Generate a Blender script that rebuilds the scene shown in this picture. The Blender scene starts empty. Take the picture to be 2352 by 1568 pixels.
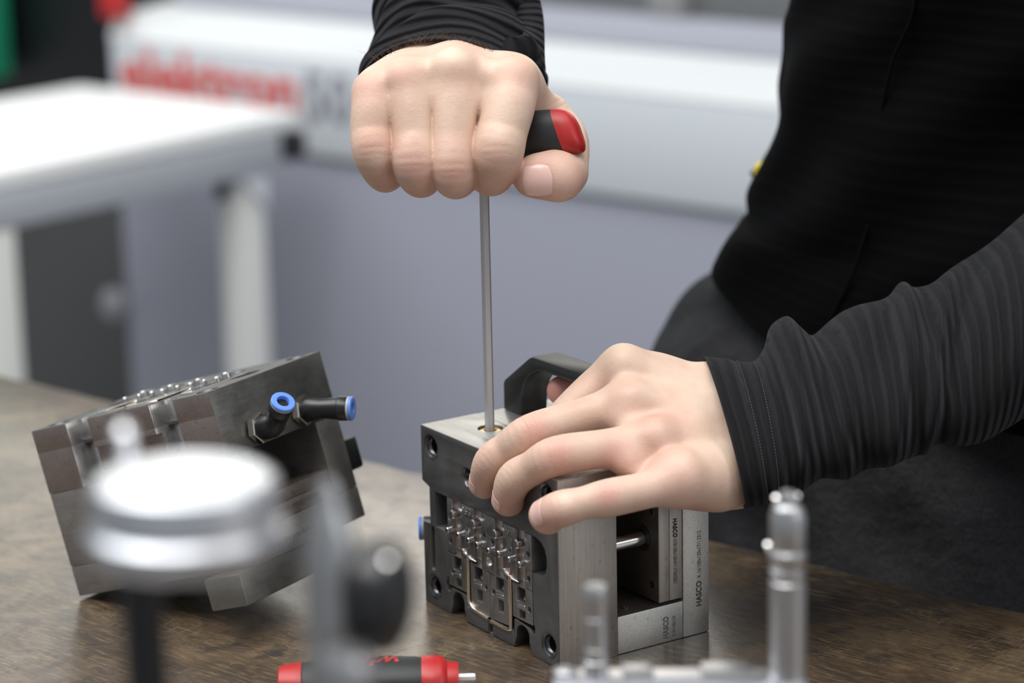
import bpy, bmesh, math, random
import numpy as np
from mathutils import Vector, Matrix
random.seed(7); rng = np.random.default_rng(7)
SC = bpy.context.scene; COL = SC.collection

# ------------------------------------------------------------------ camera
F_PX, PITCH, ROLL, CZ = 6165.9, .2475, -.0215, .4959      # measured from the mould's edges (100 x 130 mm)
_r = np.array([1, 0, 0.]); _f = np.array([0, math.cos(PITCH), -math.sin(PITCH)]); _u = np.cross(_r, _f)
_c, _s = math.cos(ROLL), math.sin(ROLL)
CR, CU, CF = _c*_r + _s*_u, -_s*_r + _c*_u, _f
CAM = np.array([0, 0, CZ])
cam = bpy.data.cameras.new('camera'); co = bpy.data.objects.new('camera', cam); COL.objects.link(co)
co.matrix_world = Matrix(((CR[0], CU[0], -CF[0], 0), (CR[1], CU[1], -CF[1], 0), (CR[2], CU[2], -CF[2], CZ), (0, 0, 0, 1)))
cam.sensor_width = 36; cam.lens = F_PX/2352*36; cam.clip_start = .02; cam.clip_end = 60
cam.dof.use_dof = True; cam.dof.focus_distance = 1.385; cam.dof.aperture_fstop = 4.9
SC.camera = co
# ------------------------------------------------------------------ world, lights, exposure
W = bpy.data.worlds.new('world'); SC.world = W; W.use_nodes = True
W.node_tree.nodes['Background'].inputs[0].default_value = (.86, .93, 1, 1)
W.node_tree.nodes['Background'].inputs[1].default_value = .40
def area(name, loc, target, sx, sy, power, color=(1, 1, 1)):
    l = bpy.data.lights.new(name, 'AREA'); l.shape = 'RECTANGLE'; l.size = sx; l.size_y = sy; l.energy = power; l.color = color
    o = bpy.data.objects.new(name, l); COL.objects.link(o); o.location = loc
    o.rotation_euler = (Vector(target) - Vector(loc)).to_track_quat('-Z', 'Y').to_euler(); return o
area('hall_light', (-.5, .5, 2.6), (0, 1.3, 0), 2.4, 1.2, 66, (1, .985, .96))
area('hall_light', (.9, 1.3, 2.7), (.1, 1.5, 0), 1.6, 2.0, 24, (1, .98, .95))
area('hall_light', (-1.6, 2.2, 2.7), (-.6, 3.0, -.3), 2.4, 2.0, 64, (.96, .98, 1))
area('hall_light', (-1.5, 4.6, 2.7), (-2.6, 6.0, .6), 3.0, 1.5, 110, (1, .98, .95))  # extra lamp added to brighten the back wall
area('window_light', (2.6, -.2, 1.3), (.1, 1.4, .1), 1.6, 1.4, 16, (.97, .98, 1))  # unseen fill lamp added on the right side
vs = SC.view_settings; vs.view_transform = 'Standard'; vs.look = 'None'; vs.gamma = 1; vs.exposure = 0.0; vs.use_curve_mapping = False
SC.cycles.use_denoising = True
SC.cycles.max_bounces = 8; SC.cycles.diffuse_bounces = 3; SC.cycles.glossy_bounces = 4

# ------------------------------------------------------------------ helpers: measuring
def ray(px, py): return CR*((px-1176)/F_PX) - CU*((py-784)/F_PX) + CF
def P(px, py, d): return CAM + ray(px, py)*d                 # point at optical depth d
E1 = np.array([.7624, -.6472, 0]); E2 = np.array([.6472, .7624, 0]); EZ = np.array([0, 0, 1.])
def on_e2(px, py, D): r = ray(px, py); return CAM + r*((D)/(r@E2))
def on_z(px, py, z): r = ray(px, py); return CAM + r*((z-CZ)/r[2])
def BW(a, b, z): return E1*a + E2*b + EZ*z                    # bench frame -> world
# ------------------------------------------------------------------ helpers: materials
def mat(name, color, rough=.5, metal=0., spec=.5, **kw):
    m = bpy.data.materials.new(name); m.use_nodes = True; b = m.node_tree.nodes['Principled BSDF']
    b.inputs['Base Color'].default_value = (*color, 1); b.inputs['Roughness'].default_value = rough
    b.inputs['Metallic'].default_value = metal; b.inputs['Specular IOR Level'].default_value = spec
    for k, v in kw.items(): b.inputs[k.replace('_', ' ')].default_value = v
    return m
def nd(m, t, **kw):
    n = m.node_tree.nodes.new(t)
    for k, v in kw.items():
        if k in n.inputs: n.inputs[k].default_value = v
        else: setattr(n, k, v)
    return n
def lk(m, a, b): m.node_tree.links.new(a, b)
def bsdf(m): return m.node_tree.nodes['Principled BSDF']
def ramp(m, fac, stops):
    r = nd(m, 'ShaderNodeValToRGB'); e = r.color_ramp.elements
    while len(e) < len(stops): e.new(.5)
    for i, (p, c) in enumerate(stops):
        e[i].position = p; e[i].color = (*c, 1) if len(c) == 3 else c
    lk(m, fac, r.inputs[0]); return r
def g3(v): return (v, v, v)
def coords(m, scale=(1, 1, 1), rot=(0, 0, 0), kind='Object'):
    t = nd(m, 'ShaderNodeTexCoord'); mp = nd(m, 'ShaderNodeMapping'); mp.inputs['Scale'].default_value = scale; mp.inputs['Rotation'].default_value = rot
    lk(m, t.outputs[kind], mp.inputs[0]); return mp.outputs[0]
def noise(m, vec, scale, detail=4, rough=.6, dist=0):
    n = nd(m, 'ShaderNodeTexNoise'); n.inputs['Scale'].default_value = scale; n.inputs['Detail'].default_value = detail
    n.inputs['Roughness'].default_value = rough; n.inputs['Distortion'].default_value = dist; lk(m, vec, n.inputs['Vector']); return n.outputs['Fac']
def mixc(m, fac, a, b, mode='MIX'):
    n = nd(m, 'ShaderNodeMix', data_type='RGBA', blend_type=mode)
    for i, v in ((0, fac), (6, a), (7, b)):
        if hasattr(v, 'is_output'): lk(m, v, n.inputs[i])
        else: n.inputs[i].default_value = v if not isinstance(v, tuple) else (*v, 1)[:4]
    return n.outputs[2]
def bump(m, h, strength, dist, prev=None):
    n = nd(m, 'ShaderNodeBump'); n.inputs['Strength'].default_value = strength; n.inputs['Distance'].default_value = dist
    lk(m, h, n.inputs['Height'])
    if prev: lk(m, prev, n.inputs['Normal'])
    return n.outputs[0]
def steel(name, c1, c2, rough=.42, stretch=(1, 1, 1), metal=.85, stain=.0, bumpd=.00004):
    """machined tool steel: brushed streaks, blotches and some rust specks"""
    m = mat(name, c1, rough, metal); b = bsdf(m)
    v = coords(m, stretch); vf = coords(m)
    n1 = noise(m, v, 900, 3, .6); n2 = noise(m, vf, 28, 5, .65); n3 = noise(m, vf, 260, 3, .7)
    a = ramp(m, n2, [(.3, c1), (.72, c2)]).outputs[0]
    s = ramp(m, n1, [(.3, g3(.86)), (.7, g3(1.08))]).outputs[0]
    a = mixc(m, 1., a, s, 'MULTIPLY')
    if stain:
        k = ramp(m, n3, [(.60, g3(0)), (.74, g3(stain))]).outputs[0]
        a = mixc(m, k, a, (.05, .035, .025))
    lk(m, a, b.inputs['Base Color'])
    r = nd(m, 'ShaderNodeMapRange'); r.inputs[1].default_value = .3; r.inputs[2].default_value = .7
    r.inputs[3].default_value = rough-.1; r.inputs[4].default_value = rough+.12; lk(m, n2, r.inputs[0]); lk(m, r.outputs[0], b.inputs['Roughness'])
    lk(m, bump(m, n1, .5, bumpd), b.inputs['Normal'])
    return m
M = {}
M['front'] = steel('eroded dark tool steel', (.135, .135, .138), (.19, .188, .185), .5, (1, 1, 1), .8, .15, .00003)  # dark front tone: facing away from light, put into the colour
M['side'] = steel('milled plate steel', (.40, .365, .335), (.50, .465, .43), .42, (1, 1, .03), .85, .30, .00002)  # paler and warmer than the front: reflections put into the colour
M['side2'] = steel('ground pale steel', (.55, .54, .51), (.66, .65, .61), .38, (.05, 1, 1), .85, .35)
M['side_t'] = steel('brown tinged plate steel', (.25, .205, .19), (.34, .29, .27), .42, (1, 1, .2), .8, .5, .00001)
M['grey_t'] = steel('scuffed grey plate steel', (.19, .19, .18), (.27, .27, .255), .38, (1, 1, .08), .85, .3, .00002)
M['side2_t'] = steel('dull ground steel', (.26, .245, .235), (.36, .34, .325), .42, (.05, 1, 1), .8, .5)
M['notch'] = steel('bright milled notch', (.42, .41, .40), (.60, .59, .57), .30, (1, .05, 1), .9, .2)
M['notch_d'] = steel('oily dark notch', (.07, .065, .06), (.12, .11, .10), .5, (1, .05, 1), .7, .2)  # darker copy of the notch steel, recess shade put into its colour
M['bush'] = steel('dark guide bush', (.10, .10, .105), (.16, .16, .165), .3, (1, 1, 1), .9)
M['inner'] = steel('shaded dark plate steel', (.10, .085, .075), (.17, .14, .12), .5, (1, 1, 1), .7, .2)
M['insert'] = steel('ground insert steel', (.25, .245, .245), (.32, .315, .315), .34, (1, 1, .1), .85, .0)
M['strip'] = steel('warm satin steel', (.50, .41, .36), (.60, .50, .44), .38, (1, 1, .05), .8, .0)
M['bright'] = mat('polished steel', (.80, .79, .77), .16, 1.)
M['runner'] = mat('polished runner steel', (.85, .75, .62), .12, 1.)
M['pin'] = mat('hardened pin steel', (.55, .54, .54), .25, 1.)
M['hex'] = mat('satin hex steel', (.52, .52, .54), .42, .55)
M['void'] = mat('oily hole wall', (.02, .02, .022), .45, .3)  # near black: the shade of hole depth put into the colour
M['violet'] = steel('heat tinted steel', (.05, .045, .09), (.10, .09, .20), .3, (1, 1, 1), .7)
M['brass'] = mat('brass', (.80, .58, .26), .3, 1.)
M['nickel'] = mat('nickel plated brass', (.80, .76, .68), .22, 1.)
M['blackplastic'] = mat('black plastic', (.012, .012, .014), .33)
M['ring'] = mat('grey plastic ring', (.45, .45, .45), .4)
M['blue'] = mat('blue plastic', (.13, .28, .80), .38)
M['handleblack'] = mat('powder coated black', (.014, .0145, .015), .40)
_m = M['handleblack']; lk(_m, bump(_m, noise(_m, coords(_m), 1500, 2, .5), .35, .0001), bsdf(_m).inputs['Normal'])
M['grip'] = mat('black rubber grip', (.018, .019, .020), .5)
_m = M['grip']; lk(_m, bump(_m, noise(_m, coords(_m), 2200, 2, .5), .2, .00006), bsdf(_m).inputs['Normal'])
M['red'] = mat('red plastic', (.42, .018, .018), .40)
M['ink'] = mat('etched dark lettering', (.03, .027, .025), .6)
M['faint'] = mat('faint etched lettering', (.16, .15, .14), .5, .5)

# ------------------------------------------------------------------ helpers: objects
def link(o, parent=None, mtx=None):
    COL.objects.link(o)
    if parent is not None: o.parent = parent
    if mtx is not None: o.matrix_local = mtx
    return o
def thing(name, label, cat, loc=(0, 0, 0), group=None, mtx=None):
    o = bpy.data.objects.new(name, None); COL.objects.link(o); o.empty_display_size = .02
    if mtx is not None: o.matrix_world = mtx
    else: o.location = loc
    o['label'] = label; o['category'] = cat
    if group: o['group'] = group
    return o
def smooth(me, ang=35):
    me.shade_smooth(); me.set_sharp_from_angle(angle=math.radians(ang))
def obj(name, me, m, parent=None, label=None, mtx=None, ang=35):
    if isinstance(me, bmesh.types.BMesh):
        bm = me; me = bpy.data.meshes.new(name); bm.to_mesh(me); bm.free()
    o = bpy.data.objects.new(name, me)
    if m is not None:
        me.materials.clear(); me.materials.append(m)
    if ang: smooth(me, ang)
    if label: o['label'] = label
    return link(o, parent, mtx)
def mesh_np(name, v, f):
    me = bpy.data.meshes.new(name); me.from_pydata([tuple(map(float, p)) for p in v], [], [tuple(map(int, q)) for q in f]); me.update(); return me
def box_bm(x0, x1, y0, y1, z0, z1, bev=0., seg=2):
    bm = bmesh.new(); r = bmesh.ops.create_cube(bm, size=1)
    bmesh.ops.scale(bm, vec=(x1-x0, y1-y0, z1-z0), verts=bm.verts); bmesh.ops.translate(bm, vec=((x0+x1)/2, (y0+y1)/2, (z0+z1)/2), verts=bm.verts)
    if bev: bmesh.ops.bevel(bm, geom=list(bm.edges), offset=bev, segments=seg, affect='EDGES', profile=.5)
    return bm
def join_bm(*bms):
    out = bmesh.new()
    for b in bms:
        me = bpy.data.meshes.new('tmp'); b.to_mesh(me); out.from_mesh(me); b.free(); bpy.data.meshes.remove(me)
    return out
def lathe_bm(prof, seg=40, mtx=None):
    """profile [(r, h)] revolved about +Z; radius 0 ends are closed"""
    bm = bmesh.new(); rings = []
    for r, h in prof:
        if r <= 1e-9: rings.append([bm.verts.new((0, 0, h))])
        else: rings.append([bm.verts.new((r*math.cos(2*math.pi*i/seg), r*math.sin(2*math.pi*i/seg), h)) for i in range(seg)])
    for a, b in zip(rings[:-1], rings[1:]):
        for i in range(seg):
            j = (i+1) % seg
            if len(a) == 1 and len(b) == 1: continue
            if len(a) == 1: bm.faces.new((a[0], b[j], b[i]))
            elif len(b) == 1: bm.faces.new((a[i], a[j], b[0]))
            else: bm.faces.new((a[i], a[j], b[j], b[i]))
    if len(rings[0]) > 1 and len(rings[-1]) > 1:          # open profile: close it on itself (a ring)
        a, b = rings[-1], rings[0]
        for i in range(seg): j = (i+1) % seg; bm.faces.new((a[i], a[j], b[j], b[i]))
    else:
        if len(rings[0]) > 1: bm.faces.new(rings[0])
        if len(rings[-1]) > 1: bm.faces.new(rings[-1])
    bmesh.ops.recalc_face_normals(bm, faces=bm.faces)
    if mtx is not None: bmesh.ops.transform(bm, matrix=mtx, verts=bm.verts)
    return bm
def frame(origin, z, xh=None):
    z = Vector(z).normalized(); x = Vector(xh) if xh is not None else z.orthogonal()
    x = (x - z*x.dot(z)).normalized(); y = z.cross(x)
    m = Matrix((x, y, z)).transposed().to_4x4(); m.translation = Vector(origin); return m
def cyl(p0, p1, r, seg=32, bev=0.):
    L = (Vector(p1)-Vector(p0)).length
    pr = [(0, 0), (r-bev, 0), (r, bev), (r, L-bev), (r-bev, L), (0, L)] if bev else [(0, 0), (r, 0), (r, L), (0, L)]
    return lathe_bm(pr, seg, frame(p0, Vector(p1)-Vector(p0)))
def tube_bm(pts, r, seg=16, closed=False):
    """smooth tube along points; r may be a list"""
    bm = bmesh.new(); n = len(pts); pts = [Vector(p) for p in pts]; rs = r if isinstance(r, (list, tuple)) else [r]*n
    rings = []; up = None
    for i, p in enumerate(pts):
        t = (pts[min(i+1, n-1)]-pts[max(i-1, 0)]).normalized()
        if up is None: up = t.orthogonal().normalized()
        up = (up - t*up.dot(t)).normalized(); b = t.cross(up)
        rings.append([bm.verts.new(p + (up*math.cos(2*math.pi*k/seg) + b*math.sin(2*math.pi*k/seg))*rs[i]) for k in range(seg)])
    for a, b in zip(rings[:-1], rings[1:]):
        for k in range(seg): bm.faces.new((a[k], a[(k+1) % seg], b[(k+1) % seg], b[k]))
    bm.faces.new(rings[0]); bm.faces.new(rings[-1]); bmesh.ops.recalc_face_normals(bm, faces=bm.faces); return bm
def catmull(pts, n):
    pts = [np.array(p, float) for p in pts]; pts = [2*pts[0]-pts[1]] + pts + [2*pts[-1]-pts[-2]]; out = []
    for i in range(1, len(pts)-2):
        a, b, c, d = pts[i-1:i+3]
        for k in range(n):
            t = k/n; out.append(.5*((2*b)+(c-a)*t+(2*a-5*b+4*c-d)*t*t+(3*b-a-3*c+d)*t**3))
    out.append(pts[-2]); return out
DEPS = bpy.context.evaluated_depsgraph_get
def circ(x, y, r, n=28): return [(x+r*math.cos(2*math.pi*i/n), y+r*math.sin(2*math.pi*i/n)) for i in range(n)]
def rrect(x0, y0, x1, y1, r=1., n=4):
    out = []
    for cx, cy, a0 in ((x1-r, y1-r, 0), (x0+r, y1-r, 90), (x0+r, y0+r, 180), (x1-r, y0+r, 270)):
        for k in range(n+1):
            a = math.radians(a0+90*k/n); out.append((cx+r*math.cos(a), cy+r*math.sin(a)))
    return out
def plate_mesh(name, loops, y0, y1, bev=.25, mm=True):
    """2D outline + holes in the X-Z plane, solid from depth y0 to y1 (all mm), edges chamfered"""
    cu = bpy.data.curves.new(name, 'CURVE'); cu.dimensions = '2D'; cu.fill_mode = 'BOTH'
    for lp in loops:
        s = cu.splines.new('POLY'); s.points.add(len(lp)-1)
        for p, q in zip(s.points, lp): p.co = (q[0], q[1], 0, 1)
        s.use_cyclic_u = True
    t = y1-y0; cu.extrude = t/2-bev; cu.bevel_depth = bev; cu.bevel_resolution = 1; cu.offset = -bev
    o = bpy.data.objects.new('tmp', cu); COL.objects.link(o); dg = DEPS(); dg.update()
    me = bpy.data.meshes.new_from_object(o.evaluated_get(dg)); bpy.data.objects.remove(o); bpy.data.curves.remove(cu)
    bm = bmesh.new(); bm.from_mesh(me); bpy.data.meshes.remove(me)
    s = .001
    bmesh.ops.transform(bm, matrix=Matrix(((s, 0, 0, 0), (0, 0, -s, (y0+y1)/2*s), (0, s, 0, 0), (0, 0, 0, 1))), verts=bm.verts)
    bmesh.ops.remove_doubles(bm, verts=bm.verts, dist=1e-6); bmesh.ops.recalc_face_normals(bm, faces=bm.faces)
    me = bpy.data.meshes.new(name); bm.to_mesh(me); bm.free(); return me
def text_mesh(body, size, ext=.00004, bold=0., shear=0., align='LEFT', sx=1., space=1.):
    cu = bpy.data.curves.new('txt', 'FONT'); cu.body = body; cu.size = size; cu.extrude = ext; cu.offset = bold; cu.shear = shear
    cu.align_x = align; cu.space_character = space; cu.resolution_u = 3
    o = bpy.data.objects.new('tmp', cu); COL.objects.link(o); dg = DEPS(); dg.update()
    me = bpy.data.meshes.new_from_object(o.evaluated_get(dg)); bpy.data.objects.remove(o); bpy.data.curves.remove(cu)
    if sx != 1: me.transform(Matrix.Diagonal((sx, 1, 1, 1)))
    return me
def mtx_axes(o, x, y, z=None):
    x = Vector(x).normalized(); y = Vector(y); y = (y-x*x.dot(y)).normalized(); z = x.cross(y) if z is None else Vector(z)
    m = Matrix((x, y, z)).transposed().to_4x4(); m.translation = Vector(o); return m
def boolean_cut(me, cutter_bm):
    o = bpy.data.objects.new('tmp', me); COL.objects.link(o)
    cm = bpy.data.meshes.new('c'); cutter_bm.to_mesh(cm); cutter_bm.free(); c = bpy.data.objects.new('cut', cm); COL.objects.link(c)
    md = o.modifiers.new('b', 'BOOLEAN'); md.object = c; md.operation = 'DIFFERENCE'; md.solver = 'EXACT'
    dg = DEPS(); dg.update(); out = bpy.data.meshes.new_from_object(o.evaluated_get(dg))
    bpy.data.objects.remove(o); bpy.data.objects.remove(c); return out
def boolean_cut_bm(a, b):
    me = bpy.data.meshes.new('t'); a.to_mesh(me); a.free(); return boolean_cut(me, b)
def structure(name, me, m, ang=35):
    o = obj(name, me, m, ang=ang); o['kind'] = 'structure'; return o
BENCH = mtx_axes((0, 0, 0), E1, E2)

# ------------------------------------------------------------------ the room
fm = mat('sealed concrete floor', (.27, .275, .28), .45)
lk(fm, ramp(fm, noise(fm, coords(fm), 3, 6), [(.3, (.22, .225, .23)), (.7, (.31, .315, .32))]).outputs[0], bsdf(fm).inputs['Base Color'])
structure('floor', box_bm(-12, 6, -3, 13, -.97, -.9), fm)
wm = mat('pale wall paint', (.74, .74, .73), .8)
wb = box_bm(-12, 5, 6.2, 6.3, -.9, 5); bmesh.ops.transform(wb, matrix=BENCH, verts=wb.verts)
structure('wall_back', wb, wm)
glow_m = mat('daylit window pane', (.8, .85, .9), .3); bsdf(glow_m).inputs['Emission Color'].default_value = (1, .93, .82, 1); bsdf(glow_m).inputs['Emission Strength'].default_value = 2.5
fr_m = mat('grey window frame', (.3, .31, .32), .5)
for i in range(4):  # unseen glowing windows added to throw glare onto the far bench
    x = -10.9+2.3*i
    f = join_bm(box_bm(x, x+2.1, 6.14, 6.2, 1.05, 1.11), box_bm(x, x+2.1, 6.14, 6.2, 2.74, 2.80), box_bm(x, x+.06, 6.14, 6.2, 1.11, 2.74), box_bm(x+2.04, x+2.1, 6.14, 6.2, 1.11, 2.74), box_bm(x+1.02, x+1.08, 6.14, 6.2, 1.11, 2.74))
    bmesh.ops.transform(f, matrix=BENCH, verts=f.verts); fo = structure('window_%d' % (i+1), f, fr_m)
    for k in (0, 1):
        p_ = box_bm(x+.06+k*1.02, x+1.02+k*1.02, 6.165, 6.185, 1.11, 2.74); bmesh.ops.transform(p_, matrix=BENCH, verts=p_.verts); obj('pane', p_, glow_m, fo)

# injection moulding machine (far, blurred)
mp = mat('blue grey machine paint', (.31, .318, .375), .45); mw = mat('light machine paint', (.58, .61, .64), .45)
ml = mat('pale machine ledge', (.74, .76, .76), .4); md_ = mat('dark machine recess', (.05, .05, .055), .5); mg = mat('grey machine glazing', (.15, .155, .155), .3)
mach = thing('moulding_machine', 'long light grey moulding machine with blue grey lower panels and red lettering, behind the bench', 'machine', mtx=BENCH)
def bb(*a, bev=.004): return box_bm(*a, bev)
obj('lower_panel', bb(-2.845, .6, 2.5, 3.4, -.86, -.130), mp, mach)
obj('upper_panel', bb(-2.835, .6, 2.488, 3.4, -.127, .001, bev=.006), mw, mach)
bm = bmesh.new()
pr = [(2.488, .001), (2.50, .030), (2.60, .040), (2.60, .001)]
a = [bm.verts.new((-2.835, y, z)) for y, z in pr]; b = [bm.verts.new((.6, y, z)) for y, z in pr]
for i in range(4): bm.faces.new((a[i], a[(i+1) % 4], b[(i+1) % 4], b[i]))
bm.faces.new(a); bm.faces.new(b); bmesh.ops.recalc_face_normals(bm, faces=bm.faces)
obj('ledge', bm, ml, mach)
obj('upper_rail', bb(-2.80, .6, 2.58, 3.3, .04, .075), mat('lilac grey machine paint', (.40, .41, .47), .5), mach)
obj('guard_window', bb(-2.2, .6, 2.62, 3.2, .075, .22), mg, mach)
obj('guard_frame', bb(-2.845, -2.25, 2.60, 3.3, .075, .22), mat('pale lilac machine paint', (.50, .50, .53), .5), mach)
for x in (-1.98, -1.25, -.4): obj('guard_post', bb(x, x+.05, 2.60, 2.66, .075, .22), mat('mid grey paint', (.27, .27, .27), .5), mach)
obj('emergency_flag', bb(-2.835, -2.797, 2.47, 2.50, .030, .075, bev=.006), M['red'], mach, 'red plastic block')
redprint = mat('red print', (.66, .075, .055), .5); greyprint = mat('grey print', (.20, .205, .23), .5)
me = text_mesh('elektron', .090, .0003, .0022, 0, 'LEFT', 1.12, 1.0)
obj('lettering', me, redprint, mach, 'red lettering', mtx_axes((-2.815, 2.4868, -.071), (1, 0, 0), (0, 0, 1)), 0)
me = text_mesh('50', .090, .0003, .0015)
obj('lettering', me, greyprint, mach, 'grey numerals', mtx_axes((-2.462, 2.4868, -.078), (1, 0, 0), (0, 0, 1)), 0)
obj('hinge_knob', lathe_bm([(0, 0), (.022, 0), (.022, .012), (.014, .018), (0, .018)], 24, frame((-2.865, 2.5, -.385), (0, -1, 0))), mat('pale knob', (.33, .33, .36), .4), mach)

cab = thing('control_cabinet', 'dark grey control cabinet with a black upper half beyond the white table', 'cabinet', mtx=BENCH)
obj('cabinet_body', bb(-3.9, -2.88, 2.62, 3.4, -.88, -.12), mat('charcoal panel', (.062, .062, .063), .5), cab)
obj('screen_housing', bb(-3.9, -2.88, 2.60, 3.4, -.118, .5), mat('black panel', (.004, .004, .006), .4), cab)
obj('cable_duct', bb(-3.75, -3.163, 2.50, 2.58, -.09, .5, bev=.004), mat('dark green plastic', (.02, .34, .18), .5), cab, 'green duct')

# white table with aluminium frame
tb = thing('assembly_table', 'white topped table with pale aluminium frame, blurred left of the moulding machine', 'table', mtx=BENCH)
alu = mat('anodised aluminium', (.50, .52, .55), .4, .35); wt = mat('white laminate', (.88, .88, .87), .5); cream = mat('cream painted profile', (.70, .70, .68), .45)
ZT = -.05
obj('tabletop', bb(-2.80, -2.385, 1.86, 2.40, ZT-.022, ZT, bev=.003), wt, tb)
obj('frame_rail', bb(-2.42, -2.385, 1.88, 2.37, ZT-.070, ZT-.023), alu, tb); obj('frame_rail', bb(-2.80, -2.765, 1.88, 2.37, ZT-.070, ZT-.023), alu, tb)
obj('frame_rail', bb(-2.765, -2.42, 2.33, 2.37, ZT-.070, ZT-.023), alu, tb)
obj('leg', bb(-2.440, -2.400, 2.305, 2.350, -.9, ZT-.023), cream, tb); obj('wall_bracket', bb(-2.87, -2.765, 1.95, 2.3, ZT-.07, ZT-.023), alu, tb)
obj('leg', bb(-2.425, -2.385, 1.885, 1.935, -.9, ZT-.071), mat('ivory leg', (.72, .72, .68), .5), tb)
obj('end_cap', bb(-2.430, -2.378, 2.372, 2.408, ZT-.060, ZT-.024, bev=.004), M['blackplastic'], tb, 'black plastic end cap')
bm = bmesh.new()
q = [(2.345, ZT-.07), (2.345, ZT-.115), (2.30, ZT-.07)]
a = [bm.verts.new((-2.39, y, z)) for y, z in q]; b = [bm.verts.new((-2.42, y, z)) for y, z in q]
bm.faces.new(a); bm.faces.new(b)
for i in range(3): bm.faces.new((a[i], a[(i+1) % 3], b[(i+1) % 3], b[i]))
bmesh.ops.recalc_face_normals(bm, faces=bm.faces); obj('corner_bracket', bm, mat('pale bracket', (.68, .70, .74), .4), tb)
obj('bracket_slot', bb(-2.4225, -2.4215, 2.285, 2.315, ZT-.10, ZT-.07, bev=0), M['blackplastic'], tb)  # thin black sheet in place of the bracket's shadow

# ------------------------------------------------------------------ the bench
bench_m = mat('worn oiled hardwood', (.12, .07, .03), .4); m = bench_m
v = coords(m); vs1 = coords(m, (1.0, 7, 1), (0, 0, .18)); vs2 = coords(m, (9, .55, 1), (0, 0, .5)); vs3 = coords(m, (.4, 18, 1), (0, 0, -.55))
big = noise(m, v, 7, 6, .62, .4); mid = noise(m, v, 34, 7, .7, .6); fine = noise(m, v, 320, 5, .75); grain = noise(m, vs1, 60, 6, .7, .3)
base = ramp(m, big, [(.34, (.018, .012, .008)), (.46, (.060, .038, .020)), (.57, (.115, .078, .045)), (.72, (.20, .15, .10))]).outputs[0]
base = mixc(m, ramp(m, mid, [(.46, g3(0)), (.60, g3(.9))]).outputs[0], base, (.030, .018, .010))
base = mixc(m, ramp(m, grain, [(.50, g3(0)), (.68, g3(.55))]).outputs[0], base, (.27, .175, .085))
base = mixc(m, ramp(m, fine, [(.56, g3(0)), (.72, g3(.8))]).outputs[0], base, (.025, .018, .013))
vor = nd(m, 'ShaderNodeTexVoronoi'); vor.inputs['Scale'].default_value = 26; vor.inputs['Randomness'].default_value = 1; lk(m, coords(m, (1, 1.6, 1), (0, 0, .4)), vor.inputs['Vector'])
blot = nd(m, 'ShaderNodeMath', operation='ADD'); lk(m, vor.outputs['Distance'], blot.inputs[0]); lk(m, noise(m, v, 60, 4), blot.inputs[1])
base = mixc(m, ramp(m, blot.outputs[0], [(.56, g3(.8)), (.64, g3(0))]).outputs[0], base, (.020, .022, .024))
def scratches(vec, scale, lo, hi):
    n = noise(m, vec, scale, 2, .5, .15); r = nd(m, 'ShaderNodeMath', operation='SUBTRACT'); lk(m, n, r.inputs[0]); r.inputs[1].default_value = .5
    ab = nd(m, 'ShaderNodeMath', operation='ABSOLUTE'); lk(m, r.outputs[0], ab.inputs[0])
    k = ramp(m, ab.outputs[0], [(0, g3(1)), (.006, g3(0))]).outputs[0]
    msk = ramp(m, noise(m, v, 19, 3), [(lo, g3(0)), (hi, g3(.8))]).outputs[0]
    return mixc(m, 1., k, msk, 'MULTIPLY')
for vv, sc in ((vs1, 40), (vs2, 34), (vs3, 30)): base = mixc(m, scratches(vv, sc, .48, .62), base, (.36, .27, .165))
lk(m, base, bsdf(m).inputs['Base Color'])
lk(m, ramp(m, mid, [(.3, g3(.30)), (.7, g3(.52))]).outputs[0], bsdf(m).inputs['Roughness'])
bn_ = bump(m, grain, .35, .0006, bump(m, fine, .4, .0004)); lk(m, bn_, bsdf(m).inputs['Normal']); lk(m, bump(m, mid, .3, .0008), bsdf(m).inputs['Coat Normal'])
bsdf(m).inputs['Specular IOR Level'].default_value = .8; bsdf(m).inputs['Coat Weight'].default_value = .7; bsdf(m).inputs['Coat Roughness'].default_value = .22; bsdf(m).inputs['Coat IOR'].default_value = 1.6
bt = thing('workbench', 'scarred dark brown wooden workbench that carries the moulds', 'workbench', mtx=BENCH)
bm = bmesh.new(); NX = 260; rows = []
prof = [(.30, -.055), (.30, 0.), (.70, 0.), (1.05, 0.), (1.2, 0.), (1.2045, -.0008), (1.207, -.004), (1.2075, -.055)]
for i in range(NX+1):
    x = -1.6 + 2.9*i/NX; w = .0012*math.sin(x*19)+.0009*math.sin(x*47+1)+.0006*math.sin(x*131)
    rows.append([bm.verts.new((x, y+(w if y > 1.1 else 0), z+(-.0006*abs(math.sin(x*83)) if y > 1.203 else 0))) for y, z in prof])
for a, b in zip(rows[:-1], rows[1:]):
    for k in range(len(prof)-1): bm.faces.new((a[k], b[k], b[k+1], a[k+1]))
    bm.faces.new((a[-1], b[-1], b[0], a[0]))
bm.faces.new(rows[0]); bm.faces.new(rows[-1]); bmesh.ops.recalc_face_normals(bm, faces=bm.faces)
obj('bench_top', bm, bench_m, bt)
legm = mat('dark steel leg', (.05, .05, .055), .5)
for x in (-1.5, 1.12):
    for y in (.4, 1.08): obj('leg', box_bm(x, x+.07, y, y+.07, -.9, -.055, .003), legm, bt)

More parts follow.
